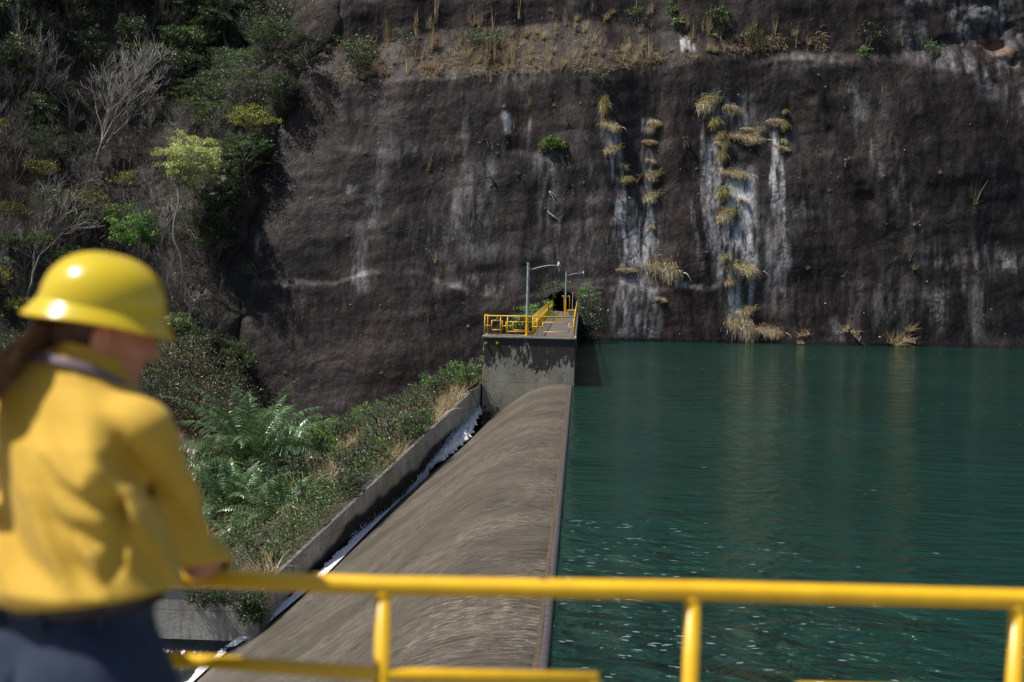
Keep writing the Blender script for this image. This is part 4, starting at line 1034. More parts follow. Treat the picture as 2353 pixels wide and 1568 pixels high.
# --- shrubs rooted in the cliff
def cliff_shrub(px, py, H, w, mat, seed, label, n=16, size=0.15, flat=1.0, nleaf=60):
    p, rz = facing(px, py)
    leafy_tree('shrub', H, w, H * .75, H * .62, n, w * .22, nleaf, size, mat, bark_mid, seed, 0.035, flat, cat='shrub', label=label, loc=p, stems=3)
cliff_shrub(818, 150, 2.8, 3.6, L_mid, 51, 'large fresh green shrub on the left end of the rock terrace', 18, .2)
cliff_shrub(832, 172, 1.8, 2.4, L_dark, 52, 'dark round bush just below the large fresh green shrub', 16, .16)
cliff_shrub(1125, 118, 2.0, 3.6, L_mid, 53, 'wide olive green bush among the dry grass of the terrace', 18, .16)
cliff_shrub(1655, 72, 2.6, 2.1, L_mid, 54, 'upright bright green bush at the top of the rock wall', 22, .2)
cliff_shrub(1724, 100, 1.6, 1.8, L_mid, 55, 'round grey-green bush right of the upright bright bush', 16, .14)
cliff_shrub(1545, 38, 1.6, 1.2, L_fresh, 56, 'small light green bush left of the upright bright bush', 10, .16)
cliff_shrub(1462, 42, 1.0, 2.2, L_mid, 57, 'low creeping green bush at the top edge of the terrace', 10, .16, .6)
cliff_shrub(1560, 66, 1.0, 1.6, L_fresh, 58, 'low light green shrub under the small light bush', 8, .15, .8)
cliff_shrub(1375, 190, 1.1, 1.9, L_mid, 59, 'rounded silvery green shrub just below the terrace edge', 14, .13)
cliff_shrub(1268, 356, 1.7, 1.9, L_fresh, 60, 'bright yellow-green shrub alone on the dark rock', 20, .19, nleaf=75)
cliff_shrub(2000, 100, 2.0, 3.0, L_dark, 61, 'loose dark green shrub on the ledge at upper right', 14, .16)
cliff_shrub(2020, 108, 1.3, 1.0, L_dark, 62, 'small dark bush at the right foot of the loose ledge shrub', 8, .14)
cliff_shrub(1988, 135, 1.2, 1.7, L_fresh, 63, 'small bright shrub at the lip of the upper right ledge', 9, .14, nleaf=40)
cliff_shrub(2145, 124, 0.9, 2.6, L_mid, 64, 'low green cushion of plants on the right ledge', 10, .14, .8)
cliff_shrub(1576, 330, 0.9, 0.8, L_mid, 65, 'tiny open shrub between the two pale streak groups', 7, .12, nleaf=22)
cliff_shrub(1472, 412, .7, .7, L_mid, 66, 'tiny round green shrub left of the hanging straw clump', 7, .11, nleaf=40)
cliff_shrub(590, 640, 1.6, 2.6, L_mid, 67, 'spreading light green sprig at the left edge of the rock', 8, .15, .6, 34)
cliff_shrub(1545 - 475, 90 + 10, 1.5, 2.2, L_dark, 68, 'faint green bush in the middle of the terrace grass', 9, .15)
cliff_shrub(930, 115, 1.9, 2.0, L_mid, 69, 'loose green bush right of the large terrace shrub', 10, .15, nleaf=35)
cliff_shrub(1945, 350 + 25, .8, .9, L_mid, 70, 'tiny pale sprig on the dark rock at right', 6, .12, nleaf=18)
for i, (px, py, s) in enumerate([(1112, 330, .7), (1128, 420, .6), (1300, 300 - 20, .5), (1345, 330, .5), (1190, 405, .5)]):
    cliff_shrub(px, py, s, s, L_mid, 80 + i, ['tiny cushion plant left of the twin grass stems', 'tiny cushion plant lowest of the small left group', 'tiny cushion plant above the bright shrub', 'tiny cushion plant right of the bright shrub', 'tiny cushion plant below left of the bright shrub'][i], 5, .1, nleaf=26)
# --- dead white roots on the rock
for i, (px, py, a, L) in enumerate([(1262, 440, -.5, 1.6), (1258, 486, -.9, 1.4), (1455, 595, .12, 1.3)]):
    p, rz = facing(px, py); mb = MB(); r5 = np.random.RandomState(90 + i)
    for k in range(3 if i < 2 else 1):
        e = (math.sin(-a + k * .5) * L * (1 - .25 * k), -0.25, -math.cos(a + k * .5) * L * (1 - .25 * k))
        mb.tube(limb_pts((0, -.1, 0), e, r5, 0.12, 5), [.035, .03, .03, .025, .02, .015] if i < 2 else [.02, .05, .07, .07, .06, .04], 5)
    o = mb.build('dead_root', simple('bleached_wood', (0.42, 0.40, 0.37), .8), smooth=True); o.location = p
    tag(o, ['bleached dead root hanging below the bright shrub', 'lower bleached dead root left of the bright shrub streak', 'single bleached stick on the pale streak'][i], 'root')
# --- white drain pipe stubs set in rows
pm = simple('white_plastic', (0.75, 0.75, 0.73), .4)
mb = MB(); mb.tube([(0, -.17, -.015), (0, 0.3, 0.05)], [.036, .036], 8); stub = mb.build('drain_pipe', pm); stub.location = (0, 0, -500)
k = 0
rs = np.random.RandomState(78)
for gy in range(210, 790, 62):
    for gx in range(560, 2330, 92):
        px = gx + (46 if (gy // 62) % 2 else 0) + rs.uniform(-16, 16); py = gy + rs.uniform(-14, 14)
        xb = np.interp(py, [0, 210, 330, 640, 900, 1000], [790, 660, 680, 560, 640, 760])
        if px < xb + 10 or (px > 2180 and rs.rand() < .6) or rs.rand() < .4: continue
        if 1090 < px < 1400 and py > 640: continue
        p, rz = facing(px, py)
        if p is None: continue
        c_ = stub.copy(); COL.objects.link(c_); c_.location = p; c_.rotation_euler = (0, 0, rz + rs.uniform(-.5, .5)); s = rs.uniform(.4, .95); c_.scale = (s, s, s)
        tag(c_, 'short white drain pipe stub poking out of the rock', 'drain pipe', 'white drain pipe stubs in the rock')
bpy.data.objects.remove(stub)
# ---------------------------------------------------------------- hillside trees
def at_hill(px, py):
    p = hill_point(px, py)
    if p is None: return None
    g = ground_z(p.x, p.y)
    return p
# the ones that can be told apart
p = at_hill(430, 655)
def tall(px, ytop, ybot): 
    p = at_hill(px, ybot); return p, (ybot - ytop) * p.y / FPX
p, H = tall(430, 305, 655)
H *= 1.04
leafy_tree('flowering_tree', H, 5.2, 5.0, H * 0.80, 60, 0.62, 200, .18, L_blossom, bark_pale, 101, .15, label='slender tree with a pale yellow-green crown lit brightly on the hillside', loc=p)
p, H = tall(585, 230, 330)
leafy_tree('young_tree', H, 4.0, 2.4, H * 0.60, 26, 0.55, 120, .17, L_olive, bark_mid, 102, .07, label='golden olive young tree beside the left edge of the rock', loc=p, stems=2)
p, H = tall(310, 470, 610)
leafy_tree('leafy_tree', H, 5.0, 3.4, H * 0.62, 36, 0.62, 170, .17, L_fresh, bark_mid, 103, .09, label='bright green leafy tree above the yellow hard hat', loc=p, stems=2)
p, H = tall(60, 520, 620)
leafy_tree('leafy_tree', H, 5.5, 1.4, H * 0.75, 26, 0.6, 110, .17, L_fresh, bark_mid, 104, .08, flat=.6, label='flat-topped fresh green tree at the left edge of the picture', loc=p, stems=2)
p, H = tall(405, 715, 800)
leafy_tree('shrub', H, 2.6, 1.3, H * 0.75, 14, 0.45, 110, .16, L_blossom, bark_mid, 105, .05, label='small silvery shrub catching the sun right of the hard hat', cat='shrub', loc=p, stems=2)
for px, y0, y1, sd, w, mt, lb in [(572, 300, 420, 106, 4.2, L_mid, 'layered green tree hugging the left edge of the rock, below the olive tree'), (510, 400, 520, 107, 4.0, L_dark, 'dark layered tree left of the rock edge at mid height'),
                                  (496, 500, 620, 108, 3.8, L_mid, 'layered green tree at the lower left edge of the rock'), (505, 225, 330, 109, 5.6, L_mid, 'flat-topped green tree left of the golden olive tree'),
                                  (690, 70, 170, 110, 5.2, L_dark, 'dark bushy tree at the top left corner of the rock'), (620, 40, 150, 111, 5.8, L_mid, 'mid green bushy tree near the top edge left of the rock'),
                                  (650, 170, 240, 112, 4.0, L_dark, 'low dark green tree on the shoulder of the rock')]:
    p, H = tall(px, y0, y1)
    leafy_tree('layered_tree', H * 1.1, w, H * .8, H * 0.6, 34, 0.6, 120, .17, mt, bark_mid, sd, .07, flat=.45, up=.7, label=lb, loc=p, stems=2)
# bare grey trees
for px, y0, y1, sd, sp, r0, ln, mt, lb in [(215, 60, 400, 121, .42, .20, (.28, -.1), bark_pale, 'large bare pale tree with sunlit branches sweeping to the right'), (160, 0, 290, 122, .40, .14, (.02, 0), bark_pale, 'upright bare grey tree in front of the dark upper slope'),
                                     (520, -60, 120, 123, .45, .20, (.12, 0), bark_pale, 'forked pale trunk at the top edge of the slope'), (430, 640, 735, 124, .55, .09, (.25, -.1), bark_pale, 'low bare grey shrub tree spreading right below the flowering tree'),
                                     (60, 420, 680, 125, .5, .14, (.35, 0), bark_pale, 'bare tree at the far left with long low branches'), (330, 380, 560, 126, .5, .10, (-.2, 0), bark_mid, 'dark bare tree left of the flowering tree'),
                                     (110, 470, 640, 127, .42, .07, (.1, 0), bark_dark, 'thin dark bare tree rising behind the hard hat'), (480, 440, 600, 128, .6, .10, (-.3, -.1), bark_pale, 'bare twisting grey tree right of the flowering tree trunk')]:
    p, H = tall(px, y0, y1)
    bare_tree(H * 1.0, sd, sp, r0, mt, ln, label=lb, loc=p, upcurve=.3, kids=4 if sd == 121 else 3)
# scattered rest, copies of a few kinds
protos = []
protos.append((bare_tree(7.5, 131, .38, .07, bark_mid), 'bare grey-brown sapling among many on the dry slope', 'bare tree', 'bare saplings on the slope'))
protos.append((bare_tree(6.0, 132, .45, .055, bark_pale), 'bare grey-brown sapling among many on the dry slope', 'bare tree', 'bare saplings on the slope'))
protos.append((bare_tree(8.5, 133, .33, .08, bark_dark, (.1, 0)), 'bare grey-brown sapling among many on the dry slope', 'bare tree', 'bare saplings on the slope'))
protos.append((leafy_tree('leafy_tree', 6.5, 5.4, 4.4, 4.2, 34, .75, 130, .2, L_dark, bark_mid, 134, .09), 'dark green tree in the shaded upper wood', 'tree', 'dark trees of the upper slope'))
protos.append((leafy_tree('leafy_tree', 6.0, 4.6, 3.8, 3.8, 26, .7, 110, .2, L_mid, bark_mid, 135, .08), 'mid green tree in the upper wood', 'tree', 'green trees of the slope'))
protos.append((leafy_tree('small_tree', 4.0, 3.8, 2.2, 2.7, 18, .55, 70, .17, L_olive, bark_dark, 136, .05, stems=2), 'small ochre-leaved tree in the dry wood', 'tree', 'small ochre trees of the slope'))
protos.append((leafy_tree('layered_tree', 3.6, 4.4, 1.8, 2.4, 22, .55, 90, .17, L_mid, bark_mid, 137, .05, flat=.45, up=.7, stems=2), 'low layered green shrub tree on the slope', 'tree', 'layered shrub trees of the slope'))
rs = np.random.RandomState(91)
def xborder(py): return np.interp(py, [-200, 0, 210, 330, 640, 760, 900], [800, 770, 620, 650, 520, 530, 600])
done = 0
for gy in range(-30, 960, 44):
    for gx in range(-50, 800, 52):
        px = gx + rs.uniform(-26, 26); py = gy + rs.uniform(-22, 22)
        if px > xborder(py) - 46: continue
        p = at_hill(px, py)
        if p is None: continue
        u = rs.rand(); right = px > 400
        if py < 260: k = rs.choice([3, 3, 4, 4, 0, 6]) if right else rs.choice([3, 3, 3, 0, 1, 2, 4, 4])
        elif py < 640: k = rs.choice([6, 6, 4, 4, 0, 6]) if right else rs.choice([0, 1, 2, 5, 0, 1, 6, 4, 2])
        else: k = rs.choice([3, 4, 6, 3, 0]) if right else rs.choice([0, 1, 5, 6, 4])
        if abs(px - 425) < 95 and 280 < py < 700 and k in (3, 4, 5, 6): k = 6 if px > 450 else 1
        if abs(px - 425) < 45 and 420 < py < 760: continue
        if px < 380 and py > 700 and rs.rand() < .6: continue
        s = rs.uniform(.65, 1.15) * (0.75 if k in (3, 4) and py > 260 else 1)
        if abs(px - 210) < 110 and py < 400 and py > 60: s *= .6
        t_, lb, ct, gp = protos[k]
        dup(t_, p, rs.uniform(0, 6.28), (s, s, s * rs.uniform(.85, 1.15)), lb, ct, gp); done += 1
for t_, *_r in protos:
    for c_ in list(t_.children): bpy.data.objects.remove(c_)
    bpy.data.objects.remove(t_)
# boulders of the gully beside the rock
rockm = simple('grey_boulder_stone', (0.11, 0.105, 0.10), .9, var=.4, scale=1.5, bumps=.6)
def boulder(px, py, s, seed, label, on=None, group='boulders in the gully left of the rock'):
    p = (on or at_hill)(px, py)
    bm = bmesh.new(); bmesh.ops.create_icosphere(bm, subdivisions=3, radius=1)
    r6 = np.random.RandomState(seed); sc_ = r6.uniform(.7, 1.2, 3); cuts = [(Vector(r6.normal(size=3)).normalized(), r6.uniform(.55, .85)) for _ in range(9)]
    for v_ in bm.verts:
        c_ = v_.co.copy()
        for n_, d_ in cuts:
            e_ = c_.dot(n_) - d_
            if e_ > 0: c_ -= n_ * e_ * .92
        c_ *= 1 + .06 * float(vnoise(c_.x * 4 + seed, c_.y * 4 + c_.z * 3, 501)); v_.co = Vector((c_.x * sc_[0], c_.y * sc_[1], c_.z * sc_[2] * .8)) * s
    me = bpy.data.meshes.new('boulder'); bm.to_mesh(me); bm.free(); me.materials.append(rockm)
    o = link('boulder', me); o.location = p; tag(o, label, 'boulder', group)
for i, (px, py, s, lb) in enumerate([(500, 368, .9, 'upper grey boulder in the gully'), (518, 395, .8, 'boulder right below the upper gully boulder'), (505, 425, 1.5, 'largest grey boulder in the gully'), (495, 460, 1.3, 'flat pale boulder below the largest one'),
                                     (480, 490, .9, 'lowest grey boulder of the gully'), (540, 340, .7, 'small boulder at the top of the gully'), (470, 440, .7, 'small boulder left of the largest one'), (530, 450, .8, 'dark boulder right of the largest one')]):
    boulder(px, py, s, 600 + i, lb)
# twiggy undergrowth of the slope
n = 15000
pxs = rs.uniform(-130, 800, n); pys = rs.uniform(-150, 960, n); m_ = pxs < xborder(pys) - 4; pxs = pxs[m_]; pys = pys[m_]
def pts_on(fn, pxs, pys, t0=125.0, it=24, a=.35):
    D = (RM @ np.stack([(pxs - 1176.5) / FPX, -(pys - 784.0) / FPX, -np.ones_like(pxs)])).T; D = D / D[:, 1:2]
    t = np.full(len(pxs), t0)
    for _ in range(it): t = (1 - a) * t + a * fn(D[:, 0] * t, EYE + D[:, 2] * t)
    ok = np.abs(t - fn(D[:, 0] * t, EYE + D[:, 2] * t)) < .4
    return np.stack([D[:, 0] * t, t, EYE + D[:, 2] * t], 1)[ok]
P = pts_on(hill_y, pxs, pys); n = len(P)
D0 = rs.normal(size=(n, 3)) * .35; D0[:, 2] = 1
a = strips(P, D0, rs.uniform(.8, 3.2, n), rs.uniform(.02, .05, n), rs, rs.uniform(-.2, .5, n), 3)
i = rs.randint(0, n, 14000); Q = P[i] + rs.normal(size=(14000, 3)) * .3 + np.array([0, 0, 1]) * rs.uniform(.2, 1.8, (14000, 1))
D1 = rs.normal(size=(14000, 3)); b_ = strips(Q, D1, rs.uniform(.4, 1.2, 14000), np.full(14000, .022), rs, .2, 2)
V, F = join([a]); o1 = mesh_np('dry_undergrowth', V, F, L_twig)
V2, F2 = b_; o2 = mesh_np('twigs_tmp', V2, F2, L_twig)
bm = bmesh.new(); bm.from_mesh(o1.data); bm.from_mesh(o2.data); bm.to_mesh(o1.data); bm.free(); bpy.data.objects.remove(o2)
tag(o1, 'dense dry stems and twigs covering the slope floor', 'undergrowth', kind='stuff')
clus = P[rs.randint(0, n, 420)]; w_ = fbm(clus[:, 0] * .12, clus[:, 2] * .12, 3, 421); clus = clus[(w_ > -0.05) | (clus[:, 0] > -38)]
Q = np.concatenate([c_ + rs.normal(size=(90, 3)) * (.8, .8, .35) + (0, 0, .5) for c_ in clus]); V, F = diamonds(Q, .17, rs, .5)
tag(mesh_np('low_green_undergrowth', V, F, L_dark), 'low green leaves scattered over the slope floor', 'undergrowth', kind='stuff')

# ---------------------------------------------------------------- vine-hung bushes at the foot of the slope
def gp(px, py, Y):
    q = at(px, py, Y); return Vector((q.x, Y, float(ground_z(q.x, Y))))
def bush(px, ytop, Y, w, seed, mat, label, name='bush', n=46, cr=.62, size=.15, flat=1.0, nleaf=120, zb=None, shape=.95):
    q = at(px, ytop, Y); zb = float(ground_z(q.x, Y)) if zb is None else zb
    H = max(q.z - zb, 1.0)
    leafy_tree(name, H, w, H * shape, H * .55, n, cr, nleaf, size, mat, bark_mid, seed, .06, flat, cat='bush', label=label, loc=(q.x, Y, zb), stems=4)
bush(450, 775, 108, 6.5, 141, L_autumn, 'big dark bush hung with rusty leaves left of the rock foot', n=80, cr=.8)
bush(525, 850, 104, 4.0, 142, L_dark, 'dark leafy bush at the left foot of the rock', n=60, cr=.7)
bush(380, 860, 100, 7.0, 143, L_dark, 'dark bush behind the person\'s yellow shoulder', n=80, cr=.8)
bush(480, 880, 98, 5.5, 144, L_autumn, 'rust-flecked bush above the palm', n=66, cr=.7)
bush(430, 735, 112, 3.5, 145, L_dark, 'small dark bush topping the bush bank', n=34, cr=.6)
bush(590, 930, 96, 3.0, 146, L_mid, 'lighter green bush between palm and rock', n=30, cr=.5)
bush(250, 880, 104, 8.0, 147, L_dark, 'dark bush hidden behind the hard hat', n=60, cr=.9)
bush(60, 760, 108, 8.0, 148, L_dark, 'dark bush at the left edge behind the ponytail', n=60, cr=.9)
# ---------------------------------------------------------------- palms
def palm(px, pyc, Y, fl, nf, seed, label, zc=None):
    """clump of arching fronds; pyc is where the crown's heart is seen"""
    rs = np.random.RandomState(seed); c = at(px, pyc, Y); gz = float(ground_z(c.x, Y))
    root = empty('palm', (c.x, Y, gz), label=label, cat='palm'); h = c.z - gz
    mb = MB(); mb.tube([(0, 0, -.3), (.05, 0, h * .5), (0, 0, h)], [.20, .17, .12], 9); mb.build('trunk', bark_mid, root, True)
    for k in range(nf):
        az = k * 2.399 + rs.uniform(-.2, .2); el = 1.35 - 1.5 * (k / nf) ** 0.9 + rs.uniform(-.1, .1)
        L = fl * rs.uniform(.8, 1.1) * (0.75 + .25 * min(1, k / 5))
        d = np.array([math.cos(az) * math.cos(el), math.sin(az) * math.cos(el), math.sin(el)]); p = np.array([0, 0, h]); ns = 26
        sp_ = []; ds = []
        for i in range(ns + 1):
            sp_.append(p.copy()); ds.append(d.copy()); p = p + d * L / ns
            d = d + np.array([0, 0, -1.0]) * (0.020 + 0.065 * (i / ns)) ; d /= np.linalg.norm(d)
        sp_ = np.array(sp_); ds = np.array(ds)
        fr = MB(); fr.tube([tuple(q) for q in sp_[::3]], [max(.022 * (1 - i / 9), .006) for i in range(len(sp_[::3]))], 4)
        # leaflets, both sides, drooping
        m = 52; tt = np.linspace(.12, .99, m); ix = tt * ns; i0 = np.minimum(ix.astype(int), ns - 1); f_ = (ix - i0)[:, None]
        B = sp_[i0] * (1 - f_) + sp_[i0 + 1] * f_; T_ = ds[i0]
        side = np.cross(T_, [0, 0, 1.0]); side /= np.linalg.norm(side, axis=1)[:, None] + 1e-9; upv = np.cross(side, T_)
        parts = []
        for sgn in (1, -1):
            D = side * sgn * .85 + T_ * .65 + upv * rs.uniform(.05, .5, (m, 1)) + rs.normal(size=(m, 3)) * .08
            LL = .62 * fl / 3.2 * np.sin(np.clip(tt * 1.05, 0, 1) * PI * .86 + .32) * rs.uniform(.85, 1.1, m)
            n_ = m; Dn = D / np.linalg.norm(D, axis=1)[:, None]; sd = np.cross(Dn, upv); sd /= np.linalg.norm(sd, axis=1)[:, None] + 1e-9
            Pp = B.copy(); Vv = []; seg = 4
            for q in range(seg + 1):
                w = .046 * (1 - .8 * (q / seg) ** 2); Vv += [Pp - sd * w * .5, Pp + sd * w * .5]; Pp = Pp + Dn * (LL / seg)[:, None]; Dn = Dn + np.array([0, 0, -.42]); Dn /= np.linalg.norm(Dn, axis=1)[:, None]
            Vv = np.stack(Vv, 1); mm = 2 * (seg + 1)
            Ff = np.concatenate([np.stack([np.arange(n_) * mm + 2*q, np.arange(n_) * mm + 2*q + 1, np.arange(n_) * mm + 2*q + 3, np.arange(n_) * mm + 2*q + 2], 1) for q in range(seg)])
            parts.append((Vv.reshape(-1, 3), Ff))
        tv = np.array(fr.v); tfc = np.array([f2 for f2 in fr.f if len(f2) == 4]); parts.append((tv, tfc))
        V, F = join(parts); mesh_np('frond', V, F, L_palm, parent=root)
    return root
palm(578, 1075, 66, 5.3, 54, 151, 'largest palm with long glossy arching fronds')
palm(535, 1190, 60, 3.8, 40, 152, 'lower palm beside the person\'s elbow')
palm(645, 1210, 57, 3.1, 34, 153, 'small palm at the lower right, close to the channel wall')
palm(560, 1290, 54, 2.3, 26, 154, 'lowest palm just above the foreground rail')
palm(660, 1050, 74, 3.0, 24, 155, 'small palm tucked behind the right side of the largest palm')
palm(470, 1110, 67, 3.0, 26, 156, 'small palm left of the largest palm by the shirt sleeve')
# ---------------------------------------------------------------- brush on the bank
shr = [('L_mid', 161), ('L_fresh', 162), ('L_dark', 163), ('L_blossom', 164)]
SP = [leafy_tree('shrub', 1.6, 1.7, 1.1, .95, 16, .28, 60, .085, {'L_mid': L_mid, 'L_fresh': L_fresh, 'L_dark': L_shiny, 'L_blossom': L_mid}[m_], bark_dark, sd, .02, cat='shrub', stems=4) for m_, sd in shr]
rs = np.random.RandomState(171)
k = 0
while k < 215:
    y = 46 + 80 * rs.rand() ** 1.2; wx = float(wall_x(y)); x = wx - .38 - abs(rs.normal()) * (7.5 if k % 3 else 1.2)
    if x < -30: continue
    q = rs.choice([0, 1, 2, 3, 0, 2]); s = rs.uniform(.45, 1.15) * (1 if y > 60 else .8)
    z = float(ground_z(x, y)); X_, Y_ = proj(x, y, z)
    if 430 < X_ < 720 and 960 < Y_ < 1300 and rs.rand() < .8: continue
    dup(SP[q], (x, y, z), rs.uniform(0, 6), s, 'green weedy shrub in the brush of the bank', 'shrub', 'weedy shrubs on the bank'); k += 1
for i, (px, py, Y, s, lb) in enumerate([(1070, 915, 84, 1.0, 'leafy shrub growing against the channel wall top, nearest the pier'), (1035, 930, 80, 1.0, 'second leafy shrub down the channel wall from the pier'), (985, 985, 76, 1.1, 'leafy shrub at the wall where the slope of the wall begins'), (860, 1160, 60, .9, 'shrub leaning on the middle of the channel wall')]):
    q = at(px, py, Y); x = min(q.x, float(wall_x(Y)) - .4); dup(SP[1], (x, Y, float(ground_z(x, Y))), i, s, lb, 'shrub', '')
for i in range(70):
    px = rs.uniform(430, 760); py = rs.uniform(960, 1300)
    if px > 1020 - py * .28 + 90 or (px < 705 and py > 1050): continue
    q = ground_point(px, py)
    if q is None or q.x > float(wall_x(q.y)) - 1.3: continue
    dup(SP[rs.choice([0, 1, 0, 2, 3])], q, rs.uniform(0, 6), rs.uniform(.7, 1.5), 'green weedy shrub in the brush of the bank', 'shrub', 'weedy shrubs on the bank')
for i in range(60):
    x = -rs.uniform(14, 46); y = rs.uniform(45, 100)
    X_, Y_ = proj(x, y, float(ground_z(x, y)))
    if X_ > 300: continue
    dup(SP[rs.choice([0, 1, 0, 2, 3])], (x, y, float(ground_z(x, y))), rs.uniform(0, 6), rs.uniform(.8, 2.0), 'green weedy shrub on the flat ground behind the person', 'shrub', 'shrubs on the flat behind the person')
# overhanging creeper on the retaining wall
def creeper(px, py, Y, w, h, seed, label, mat=None, n=26):
    q = at(px, py, Y); leafy_tree('creeper', h, w, h * .9, 0.0, n, .28, 110, .075, mat or L_dark, bark_dark, seed, .02, cat='creeper', label=label, loc=(q.x, Y, q.z), stems=2)
creeper(495, 1362, 42.85, 1.7, .75, 181, 'leafy creeper spilling over the retaining wall, left patch')
creeper(578, 1395, 42.8, .75, 1.15, 182, 'longer hanging creeper patch at the corner of the retaining wall')
for i, (px, Y, w, h, mt, lb) in enumerate([(1268, 110, 3.0, 2.4, L_fresh, 'yellow-green bush left of the walkway near the rock'), (1240, 104, 2.4, 2.0, L_fresh, 'light green bush just left of the walkway railing'), (1222, 92, 2.0, 1.2, L_mid, 'small bush behind the first lamp post')]):
    q = at(px, 700, Y); leafy_tree('bush', h, w, h, DZ - float(0) - (DZ - 1.0) , 26, .4, 80, .13, mt, bark_mid, 190 + i, .04, cat='bush', label=lb, loc=(q.x - .6, Y, DZ - 0.9), stems=3)
p_ = at(1352, 762, 124); leafy_tree('bush', 4.2, 3.2, 4.4, 2.1, 60, .5, 110, .14, L_shiny, bark_mid, 195, .05, cat='bush', label='glossy dark bush at the water\'s edge right of the walkway', loc=(p_.x, 124.5, -.2), stems=4)
p_ = at(1352, 700, 125); leafy_tree('bush', 1.6, 2.0, 1.6, 1.0, 14, .35, 50, .15, L_fresh, bark_mid, 196, .03, cat='bush', label='bright sprig on top of the glossy waterside bush', loc=(p_.x, 125.5, p_.z - .2), stems=2)
cliff_shrub(1275, 676, 1.2, 3.2, L_mid, 197, 'creeper fringe over the dark hollow at the walkway end', 14, .14, .6)
# dry grass and low weeds, nobody could count them
n = 42000
y = rs.uniform(44.5, 128, n); x = np.array(wall_x(y)) - .15 - np.abs(rs.normal(size=n)) * np.choose(np.arange(n) % 5, [1.2, 9, 9, 9, 24]); z = ground_z(x, y)
c_ = fbm(x * .25, y * .25, 3, 431); m_ = c_ > -.05
P0 = np.stack([x, y, z], 1)[m_]; n1 = len(P0); D0 = rs.normal(size=(n1, 3)) * .5; D0[:, 2] = 1
V, F = strips(P0, D0, rs.uniform(.35, 1.2, n1), np.full(n1, .022), rs, rs.uniform(.2, 1.4, n1), 3)
tag(mesh_np('dry_bank_grass', V, F, L_dry), 'tangled dry grass and stems on the bank', 'grass', kind='stuff')
P0 = np.stack([x, y, z + rs.uniform(.05, .7, n)], 1)[~m_]; P0 = np.concatenate([P0 + rs.normal(size=P0.shape) * .25 for _ in range(5)]); V, F = diamonds(P0, .085, rs, .4)
tag(mesh_np('low_weeds', V, F, L_mid), 'low green weeds covering the bank', 'weeds', kind='stuff')
SPc = SP
for t_ in SPc:
    for c_ in list(t_.children): bpy.data.objects.remove(c_)
    bpy.data.objects.remove(t_)
# ---------------------------------------------------------------- the person at the railing
import openvdb as vdb
def v3(*a): return np.array(a, float)
def S_caps(P, a, b_, ra, rb):
    a = np.asarray(a, float); b_ = np.asarray(b_, float); ab = b_ - a
    t = np.clip(((P - a) @ ab) / (ab @ ab + 1e-12), 0, 1)
    return np.linalg.norm(P - a - t[..., None] * ab, axis=-1) - (ra + (rb - ra) * t)
def S_ell(P, c, r, R=None):
    q = P - np.asarray(c, float)
    if R is not None: q = q @ R
    r = np.asarray(r, float); k = np.linalg.norm(q / r, axis=-1)
    return (k - 1) * r.min() * 0.6 + (k - 1) * r.max() * 0.4
def smin(a, b_, k=0.02):
    h = np.clip(0.5 + 0.5 * (b_ - a) / k, 0, 1)
    return b_ * (1 - h) + a * h - k * h * (1 - h)
def smax(a, b_, k=0.01): return -smin(-a, -b_, k)
def sdf_mesh(name, fn, lo, hi, h, mat, parent=None, M=None, smooth=True):
    lo = np.array(lo, float); hi = np.array(hi, float)
    ax = [np.arange(lo[i], hi[i] + h, h) for i in range(3)]
    P = np.stack(np.meshgrid(*ax, indexing='ij'), -1)
    D = fn(P)
    g = vdb.FloatGrid(float(3 * h)); g.copyFromArray(np.clip(D, -3 * h, 3 * h).astype(np.float32))
    V, T_, Q = g.convertToPolygons(isovalue=0.0, adaptivity=0.0)
    V = V * h + lo
    if M is not None: V = V @ np.array(M.to_3x3()).T + np.array(M.translation)
    return mesh_np(name, V, Q[:, ::-1], mat, smooth, parent=parent)
YAW = math.radians(30)
fw = v3(math.sin(YAW), math.cos(YAW), 0); rt = v3(math.cos(YAW), -math.sin(YAW), 0)
def A3(px, py, Y): return np.array(at(px, py, Y))
base_p = A3(170, 1400, 2.66)
person = empty('person', (base_p[0], base_p[1], ND), label='person in yellow hard hat and yellow shirt leaning on the railing, back turned', cat='person')
def par(o): return parented(o, person)
# --- materials
skin, nt, b = new_mat('skin')
v = coords(nt); c = ramp(nt, noise(nt, v, 18, 5, 0.6), [(0.3, (0.44, 0.175, 0.105)), (0.7, (0.55, 0.25, 0.155))])
nt.links.new(c, b.inputs['Base Color']); setb(b, Roughness=0.5); b.inputs['Subsurface Weight'].default_value = 0.15; b.inputs['Subsurface Scale'].default_value = 0.01
shirtm, nt, b = new_mat('yellow_cotton')
v = coords(nt); c = ramp(nt, noise(nt, v, 6, 6, 0.6), [(0.3, (0.56, 0.335, 0.030)), (0.7, (0.64, 0.40, 0.045))])
nt.links.new(c, b.inputs['Base Color']); setb(b, Roughness=0.85); b.inputs['Sheen Weight'].default_value = 0.08
tr = nt.nodes.new('ShaderNodeBsdfTranslucent'); tr.inputs[0].default_value = (0.75, 0.42, 0.05, 1); ms = nt.nodes.new('ShaderNodeMixShader'); ms.inputs[0].default_value = 0.12
nt.links.new(b.outputs[0], ms.inputs[1]); nt.links.new(tr.outputs[0], ms.inputs[2]); nt.links.new(ms.outputs[0], nt.nodes['Material Output'].inputs[0])
bump(nt, b, noise(nt, v, 60, 4, 0.6), 0.15, 0.003)
denim, nt, b = new_mat('dark_blue_denim')
v = coords(nt); c = ramp(nt, noise(nt, v, 7, 6, 0.65), [(0.3, (0.008, 0.015, 0.036)), (0.7, (0.016, 0.028, 0.060))])
nt.links.new(c, b.inputs['Base Color']); setb(b, Roughness=0.9); bump(nt, b, noise(nt, v, 90, 3, 0.6), 0.25, 0.002)
